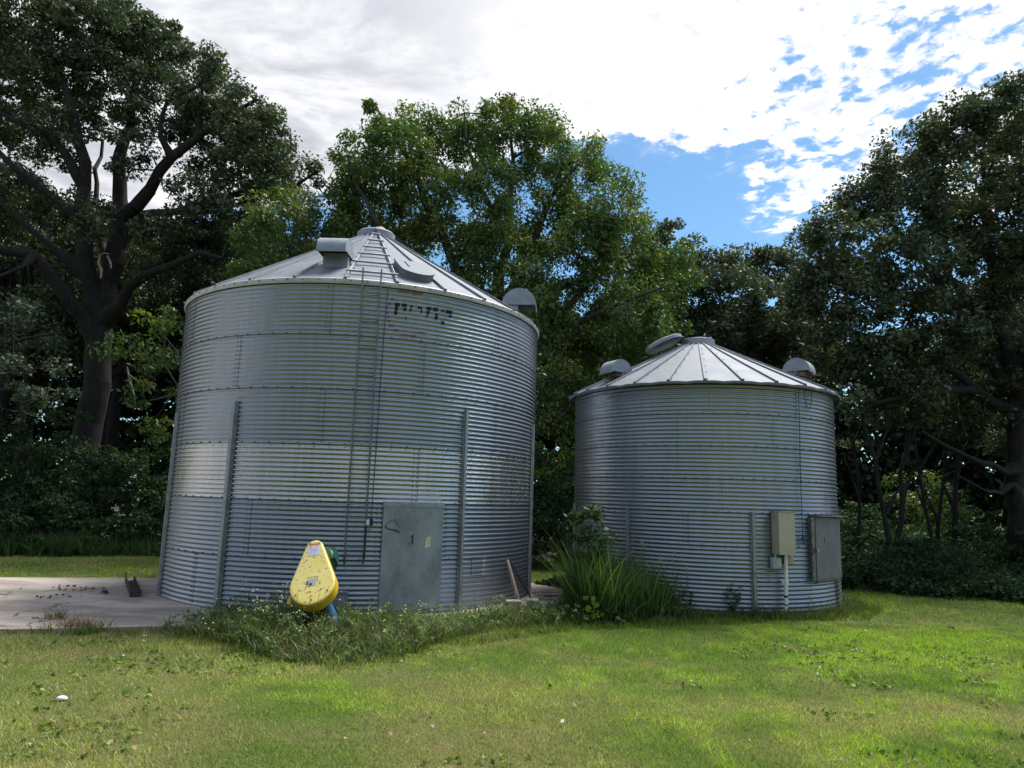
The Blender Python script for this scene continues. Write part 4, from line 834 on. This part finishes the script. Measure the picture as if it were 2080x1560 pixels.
def lawn_tint(x, y, r):
    n1 = vnoise(x, y, 1.6, 1)*.6+vnoise(x, y, .55, 2)*.4; n2 = vnoise(x, y, .9, 3)*.5+vnoise(x, y, .22, 4)*.5
    dry = np.clip((n1-.42)*3.2+np.clip((-.3-x)*.2, -.55, .6)+np.clip((7.6-y)*.17, -.6, .42), 0, 1)*.85; lush = np.clip((n2-.45)*3.0+.15+np.clip(x*.06, -.2, .3), 0, 1)
    g = DG([.14, .285, .034]); yg = DG([.36, .57, .04]); br = DG([.52, .44, .25])
    c = g+(yg-g)*lush[:, None]; c = c+(br-c)*(dry*(.35+.65*r.random(len(x))))[:, None]
    st = r.random(len(x)) < .10; c[st] = DG([.32, .27, .15]); return c*(.45+1.0*r.random(len(x))**1.3)[:, None]
WEED = [(-4.25, 8.95), (-3.3, 8.45), (-2.4, 7.6), (-1.6, 7.45), (-1.05, 8.0), (-.75, 8.75), (.0, 9.7), (.75, 9.95), (1.3, 10.3), (2.2, 10.45), (3.0, 11.0), (2.6, 11.9), (1.4, 12.4), (.3, 11.3), (-1., 10.15), (-2.8, 10.05), (-3.9, 10.2), (-4.15, 9.6)]
def free_of(x, y, pad=True):
    k = (np.hypot(x-B1[0], y-B1[1]) > B1[2]+.03) & (np.hypot(x-B2[0], y-B2[1]) > B2[2]+.03)
    if pad: k &= ~inside(x, y, PAD)
    return k
Vs, Fs, Cs, off = [], [], [], 0
for (y0, y1, n, h0, w0, sd) in ((2.6, 7., 330000, .040, .0048, 1), (7., 11., 240000, .045, .0065, 2), (11., 20., 150000, .055, .011, 3), (3.5, 10., 36000, .080, .0065, 4)):
    x, y = scatter(-.80, .80, y0, y1, n); k = free_of(x, y); x, y = x[k], y[k]; r = np.random.default_rng(sd)
    if sd == 4: k = vnoise(x, y, .32, 41)*.6+vnoise(x, y, 1.1, 42)*.4 > .56; x, y = x[k], y[k]
    m = len(x)
    h = h0*(.5+.9*r.random(m))*(.7+.6*vnoise(x, y, .5, 6)); V, F, c = blades(x, y, h, np.full(m, w0)*(.6+.8*r.random(m)), .25+.7*r.random(m), lawn_tint(x, y, r), -.004, 1, sd)
    Vs.append(V); Fs.append(F+off); Cs.append(c); off += len(V)
tag(npmesh('lawn_grass', np.concatenate(Vs), np.concatenate(Fs), M['grass'], None, np.concatenate(Cs)), kind='stuff')
# rank grass and weeds round the bins
def weed_region(name, poly, n, hf, wd, seed, tints, segs=4, z0=0., pad=False, lean=(.2, .7), tuft=.07, per=22, wild=.7):
    r = np.random.default_rng(seed); P_ = np.array(poly); lo, hi = P_.min(0), P_.max(0); x = lo[0]+(hi[0]-lo[0])*r.random(n*3); y = lo[1]+(hi[1]-lo[1])*r.random(n*3)
    nc = max(1, n*3//per); cx = lo[0]+(hi[0]-lo[0])*r.random(nc); cy = lo[1]+(hi[1]-lo[1])*r.random(nc); ti = r.integers(0, nc, n*3); ch = .6+.7*r.random(nc)
    ox, oy = r.normal(0, tuft, n*3), r.normal(0, tuft, n*3); x, y = cx[ti]+ox, cy[ti]+oy; ct = r.random(nc)
    k = inside(x, y, poly) & free_of(x, y, pad); idx = np.nonzero(k)[0][:n]; x, y = x[idx], y[idx]; m = len(x); h = hf(x, y)*(.4+.7*r.random(m))*ch[ti[idx]]; dirn = np.arctan2(oy[idx], ox[idx])+r.normal(0, wild, m)
    T = np.array(tints); q = (ct[ti[idx]]*len(T)+r.normal(0, .9, m)).astype(int) % len(T); c = T[q]*(.6+.8*r.random(m))[:, None]
    V, F, cc = blades(x, y, h, wd*(.6+.8*r.random(m)), lean[0]+lean[1]*r.random(m), c, z0, segs, seed, .6, dirn); return tag(npmesh(name, V, F, M['grass'], None, cc), kind='stuff')
def wh(x, y):
    return 1.0*(.15+.24*vnoise(x, y, .8, 21)+.24*np.exp(-((x+2.0)**2+(y-8.6)**2)/1.5))*np.clip((np.minimum(1, .35+(y-7.3)*.45)), .45, 1)
GT = [(.16, .20, .07), (.20, .19, .10), (.045, .085, .025), (.06, .105, .03), (.085, .13, .035), (.05, .08, .04), (.09, .11, .05), (.15, .14, .075), (.11, .17, .03)]
weed_region('tall_weeds', WEED, 17000, wh, .014, 61, GT, 5, lean=(.35, .9))
edge = [(-7.5, 7.9), (-4.2, 8.75), (-2.6, 7.55), (-1.5, 7.2), (-.7, 8.3), (.9, 9.75), (2.4, 10.2), (4.4, 11.0), (5.7, 11.3), (6.5, 12.4), (6.2, 13.6), (5.6, 12.5), (4.3, 11.5), (2.8, 11.2), (1.2, 10.4), (.2, 9.8), (-1., 8.9), (-1.7, 7.9), (-2.6, 8.2), (-4.2, 9.1), (-7.5, 8.1)]
weed_region('edge_grass', edge, 26000, lambda x, y: .10+.09*vnoise(x, y, .5, 22), .009, 62, [(.09, .15, .025), (.13, .19, .03), (.07, .12, .03), (.17, .22, .03), (.16, .15, .07)], 3, lean=(.2, .6))
ring_ = [(B2[0]+q*cos(a), B2[1]+q*sin(a)) for q, aa in ((B2[2]+.36, np.linspace(R(-150), R(-18), 24)), (B2[2]+.0, np.linspace(R(-18), R(-150), 24))) for a in aa]
weed_region('edge_weeds', ring_, 9000, lambda x, y: .10+.17*vnoise(x, y, .45, 23), .009, 63, GT, 3)
CL = [(.95, 10.5), (1.35, 10.35), (2.25, 10.55), (2.7, 11.2), (2.6, 11.75), (2.0, 12.1), (1.3, 12.2), (1.0, 11.4)]
weed_region('tall_grass', CL, 5200, lambda x, y: 1.38-.55*np.clip((x-1.2)/1.2, 0, 1)+.25*vnoise(x, y, .4, 24)-.25, .021, 64, [(.045, .105, .03), (.06, .13, .032), (.09, .165, .042), (.05, .095, .045), (.15, .17, .08)], 6, lean=(.1, .6), tuft=.08, per=10, wild=1.6)
# broad-leaved weeds mixed into the rank grass
r = np.random.default_rng(66); x = -4.4+7.4*r.random(4200); y = 7.3+3.6*r.random(4200); k = inside(x, y, WEED) & free_of(x, y, False) & (vnoise(x, y, .55, 67) > .44); x, y = x[k][:480], y[k][:480]
C = np.stack([x, y, .05+wh(x, y)*.85*r.random(len(x))], 1); V, F, cc = leaves(C, 15, .06, .042, .9, .8, .38, .1, 68); tn = np.array([(.09, .16, .05), (.15, .23, .08), (.20, .25, .13), (.12, .20, .05)])[r.integers(0, 4, len(C))]
tag(npmesh('leafy_weeds', V, F, M['grass'], None, np.repeat(tn, 60, 0)*(.7+.6*cc[:, :1])), kind='stuff')
weed_region('tall_grass', [(-20, 15.6), (-11.8, 16.5), (-8.8, 17.8), (-6.4, 18.4), (-6.4, 19), (-8.8, 18.7), (-11.8, 17.5), (-20, 16.8)], 9000, lambda x, y: .55+.35*vnoise(x, y, .7, 25), .02, 69, [(.03, .075, .028), (.04, .09, .03), (.055, .105, .035), (.08, .11, .05)], 3)
# seed heads over the tall grass
r = np.random.default_rng(5); mb = MB(); k = 0
for i in range(46):
    x, y = r.uniform(1.2, 2.9), r.uniform(11.0, 11.6)
    if math.hypot(x-B2[0], y-B2[1]) < B2[2]+.06: y = B2[1]-math.sqrt(max(.01, (B2[2]+.1)**2-(x-B2[0])**2))
    h = r.uniform(.7, 1.15)-.22*max(0, x-1.9); tx, ty = r.normal(0, .05, 2); top = np.array([x+tx, y+ty, h]); mb.tube([(x, y, 0), (x+tx*.4, y+ty*.4, h*.6), top], [.003, .0025, .002], 4, 0)
    big_ = 1.6 if i < 5 else 1; mb.tube([top, top+np.array([tx*.2, 0, .04*big_]), top+np.array([tx*.4, 0, .09*big_])], [.003, .008*big_, .002], 5, 1)
m_straw = surf('straw_seed_head', (.34, .26, .13), (.45, .36, .2), 30, .9); m_stem = surf('grass_stem', (.12, .15, .06), (.16, .18, .08), 20, .8)
tag(mb.build('seed_heads', [m_stem, m_straw]), kind='stuff')
# flowers: pale yellow specks on wiry stems left of the auger
mb = MB(); m_fl = surf('pale_yellow_petal', (.72, .68, .34), (.80, .78, .55), 40, .7)
for i in range(150):
    if i < 95: x, y = r.normal(-2.75, .33), r.normal(8.95, .3); h = r.uniform(.28, .62)
    else: x, y = r.uniform(-4, -.9), r.uniform(7.9, 9.5); h = r.uniform(.15, .4)
    if math.hypot(x-B1[0], y-B1[1]) < B1[2]+.08: continue
    t_ = np.array([x+r.normal(0, .06), y+r.normal(0, .06), h]); mb.tube([(x, y, 0), (np.array([x, y, 0])+t_)/2+np.array([.01, 0, .02]), t_], .0022, 3, 0)
    for j in range(r.integers(1, 4)):
        q = t_+r.normal(0, .018, 3); s = r.uniform(.006, .012); mb.add([q+np.array(v)*s for v in ((1, 0, 0), (0, 1, .2), (-1, 0, 0), (0, -1, .2), (0, 0, .7), (0, 0, -.5))], [(0, 1, 4), (1, 2, 4), (2, 3, 4), (3, 0, 4), (1, 0, 5), (2, 1, 5), (3, 2, 5), (0, 3, 5)], 1)
tag(mb.build('weed_flowers', [m_stem, m_fl]), kind='stuff')
def plant(name, label, base, stems, blobs, mat, N, rc, size, seed, aspect=.55, cat='plant', droop=.2, up=.7, flat=.6):
    root = empty(name, (base[0], base[1], 0)); tag(root, label, cat); loc = np.array([base[0], base[1], 0]); b = MB()
    for pts, r0 in stems: b.tube([np.asarray(p)-loc for p in pts], [r0*(1-.75*i/(len(pts)-1)) for i in range(len(pts))], 5)
    b.build('stem', m_stem, root, 60)
    V, F, cc = leaves(np.array(blobs), N, rc, size, up, flat, aspect, droop, seed); npmesh('foliage', V-loc, F, mat, root, cc); return root
Yp = 10.9; gp = at(1205, 1200, Yp); gp[2] = 0
P = lambda l, Y: [at(u, v, Y+random.uniform(-.12, .12)) for u, v in l]
sap = [(1195, 1035), (1215, 1050), (1170, 1060), (1160, 1045), (1190, 1075), (1225, 1075), (1180, 1095), (1210, 1110), (1165, 1090), (1195, 1130), (1225, 1100), (1215, 1035), (1185, 1150), (1205, 1140), (1172, 1125), (1218, 1125), (1200, 1160), (1180, 1045), (1205, 1085)]
plant('elder_sapling', 'dark leafy sapling growing against the left edge of the small bin', gp, [([gp, at(1200, 1120, Yp), at(1195, 1040, Yp)], .012), ([at(1200, 1130, Yp), at(1180, 1080, Yp), at(1160, 1050, Yp)], .007), ([at(1200, 1110, Yp), at(1215, 1070, Yp), at(1220, 1035, Yp)], .007)], P(sap, Yp), M['sapling'], 30, .15, .11, 71)
Yp = 10.35; gp = on_ground(1208, 1268)
plant('lime_seedling', 'bright yellow-green maple-leaved seedling at the foot of the tall grass', gp, [([gp, at(1205, 1240, gp[1]), at(1200, 1215, gp[1])], .006), ([gp, at(1220, 1250, gp[1]), at(1235, 1235, gp[1])], .005)], P([(1200, 1215), (1212, 1228), (1195, 1235), (1215, 1245), (1200, 1252), (1190, 1255), (1210, 1262), (1245, 1232)], gp[1]), M['lime'], 9, .075, .085, 72, .8)
gp = on_ground(1240, 1272); plant('dark_seedling', 'low dark broad-leaved weed right of the bright seedling', gp, [([gp, at(1242, 1240, gp[1])], .006)], P([(1232, 1240), (1250, 1245), (1245, 1258), (1260, 1260), (1235, 1262)], gp[1]), M['under'], 16, .08, .08, 73, .8)
Yp = 10.7; gp = at(1165, 1250, Yp); gp[2] = 0
plant('bushy_weed', 'fine-leaved dark bushy weed left of the tall grass between the bins', gp, [([gp, at(1165, 1210, Yp), at(1168, 1175, Yp)], .008), ([gp, at(1150, 1215, Yp), at(1145, 1190, Yp)], .006), ([gp, at(1180, 1215, Yp), at(1185, 1185, Yp)], .006)], P([(1165, 1180), (1150, 1195), (1180, 1190), (1165, 1205), (1145, 1215), (1185, 1210), (1165, 1230), (1150, 1240), (1180, 1235), (1195, 1225), (1160, 1255)], Yp), M['under'], 110, .12, .032, 74, .3)
Yp = 14.2; gp = at(1110, 1205, Yp); gp[2] = .02
plant('burdock', 'clump of big rounded leaves behind the concrete between the bins', gp, [([gp, gp+np.array([0, 0, .3])], .01)], P([(1100, 1190), (1115, 1185), (1130, 1195), (1095, 1200), (1110, 1198), (1140, 1185)], Yp), M['under'], 9, .2, .26, 75, .9)
for i, (u, v0, tops, lab) in enumerate(((1475, 1240, [(1455, 1120), (1460, 1150), (1480, 1185)], 'tall spindly weed standing against the middle of the small bin wall'), (1490, 1245, [(1485, 1185), (1505, 1195), (1475, 1200), (1495, 1210)], 'bushy knee-high weed right beside the spindly one'), (1395, 1245, [(1390, 1200), (1405, 1205)], 'short weed at the wall right of the tall grass clump'))):
    gp = on_ground(u, v0+6); st = []; bl = []
    for tu, tv in tops:
        q = at(tu, tv, gp[1]); st.append(([gp, (gp+q)/2+np.array([.02, 0, 0]), q], .005))
        for s in np.linspace(.25, 1, 9 if i == 0 else 6): bl.append(gp+(q-gp)*s+np.array([random.uniform(-.04, .04), random.uniform(-.03, .03), 0]))
    plant('spindly_weed', lab, gp, st, bl, M['under'], 14, .055, .045, 80+i, .4)
# dry tufts growing out of the slab's cracks
for i, (u, v, hh, n, tint, lab) in enumerate(((112, 1257, .20, 90, [(.13, .13, .05), (.2, .17, .08)], 'small grey-green grass tuft in a crack of the concrete pad'), (160, 1273, .20, 190, [(.30, .19, .11), (.36, .25, .15), (.22, .16, .08)], 'dry reddish-brown grass tuft near the edge of the concrete pad'))):
    p = on_ground(u, v, .05); x = p[0]+rng.normal(0, .07+.09*i, n); y = p[1]+rng.normal(0, .05, n); T = np.array(tint)[rng.integers(0, len(tint), n)]*(.7+.6*rng.random(n))[:, None]
    V, F, cc = blades(x-p[0], y-p[1], hh*(.4+.8*rng.random(n)), np.full(n, .008), .3+1.0*rng.random(n), T, 0, 3, 90+i); o = npmesh('grass_tuft', V, F, M['grass'], None, cc); o.location = (p[0], p[1], .05); tag(o, lab, 'grass tuft', 'dry tufts in the concrete')
for i, (u, v, n, lab) in enumerate(((153, 1196, 20, 'mossy weed strip in the far joint of the concrete pad'), (215, 1206, 12, 'low green weed beside the rusty channel on the pad'), (88, 1216, 7, 'small dead leafy scrap on the middle of the pad'), (130, 1213, 6, 'dark twiggy scrap right of the dead leafy scrap'))):
    p = on_ground(u, v, .05); C = p+np.stack([rng.normal(0, .22 if i == 0 else .10, n), rng.normal(0, .2 if i == 0 else .04, n), .02+.02*rng.random(n)], 1); V, F, cc = leaves(C-p, 6, .035, .035, 1., .2, .6, 0, 95+i); o = npmesh('pad_weed', V, F, M['under'] if i < 2 else M['litter'], None, cc if i < 2 else cc*0+np.array([.09, .06, .035])); o.location = p; tag(o, lab, kind='stuff')
# clover and broad leaves in the lawn, dry leaf litter
x, y = scatter(-.72, .74, 4.6, 12, 9000); pn = vnoise(x, y, .45, 31)*.6+vnoise(x, y, 1.7, 32)*.4; k = (pn > .60) & free_of(x, y); x, y = x[k], y[k]
C = np.stack([x, y, .012+.02*rng.random(len(x))], 1); V, F, cc = leaves(C, 5, .035, .035, 1.4, .25, .75, 0, 101)
tn = np.array([(.12, .20, .03), (.20, .27, .04), (.07, .13, .035)])[rng.integers(0, 3, len(C))]; tag(npmesh('lawn_weeds', V, F, M['grass'], None, np.repeat(tn, 20, 0)*(.8+.4*cc[:, :1])), kind='stuff')
x, y = scatter(-.74, .76, 4.6, 11.5, 230); k = free_of(x, y) & ~inside(x, y, WEED); x, y = x[k], y[k]; C = np.stack([x, y, .03+.015*rng.random(len(x))], 1)
V, F, cc = leaves(C, 2, .018, .038, 1.2, .2, .6, 0, 103, 0.); tn = np.array([(.30, .26, .19), (.26, .19, .11), (.36, .33, .27), (.18, .13, .07), (.30, .25, .11)])[rng.integers(0, 5, len(C))]
tag(npmesh('fallen_leaves', V, F, M['litter'], None, np.repeat(tn, 8, 0)), kind='stuff')

# ------------------------------------------------------------------ render settings
scene.view_settings.view_transform = 'Standard'; scene.view_settings.look = 'None'; scene.view_settings.exposure = .95; scene.view_settings.gamma = 1.
scene.render.engine = 'CYCLES'
c = scene.cycles; c.max_bounces = 6; c.diffuse_bounces = 3; c.glossy_bounces = 3; c.transmission_bounces = 4; c.transparent_max_bounces = 4
c.use_denoising = True; c.sample_clamp_indirect = 6.
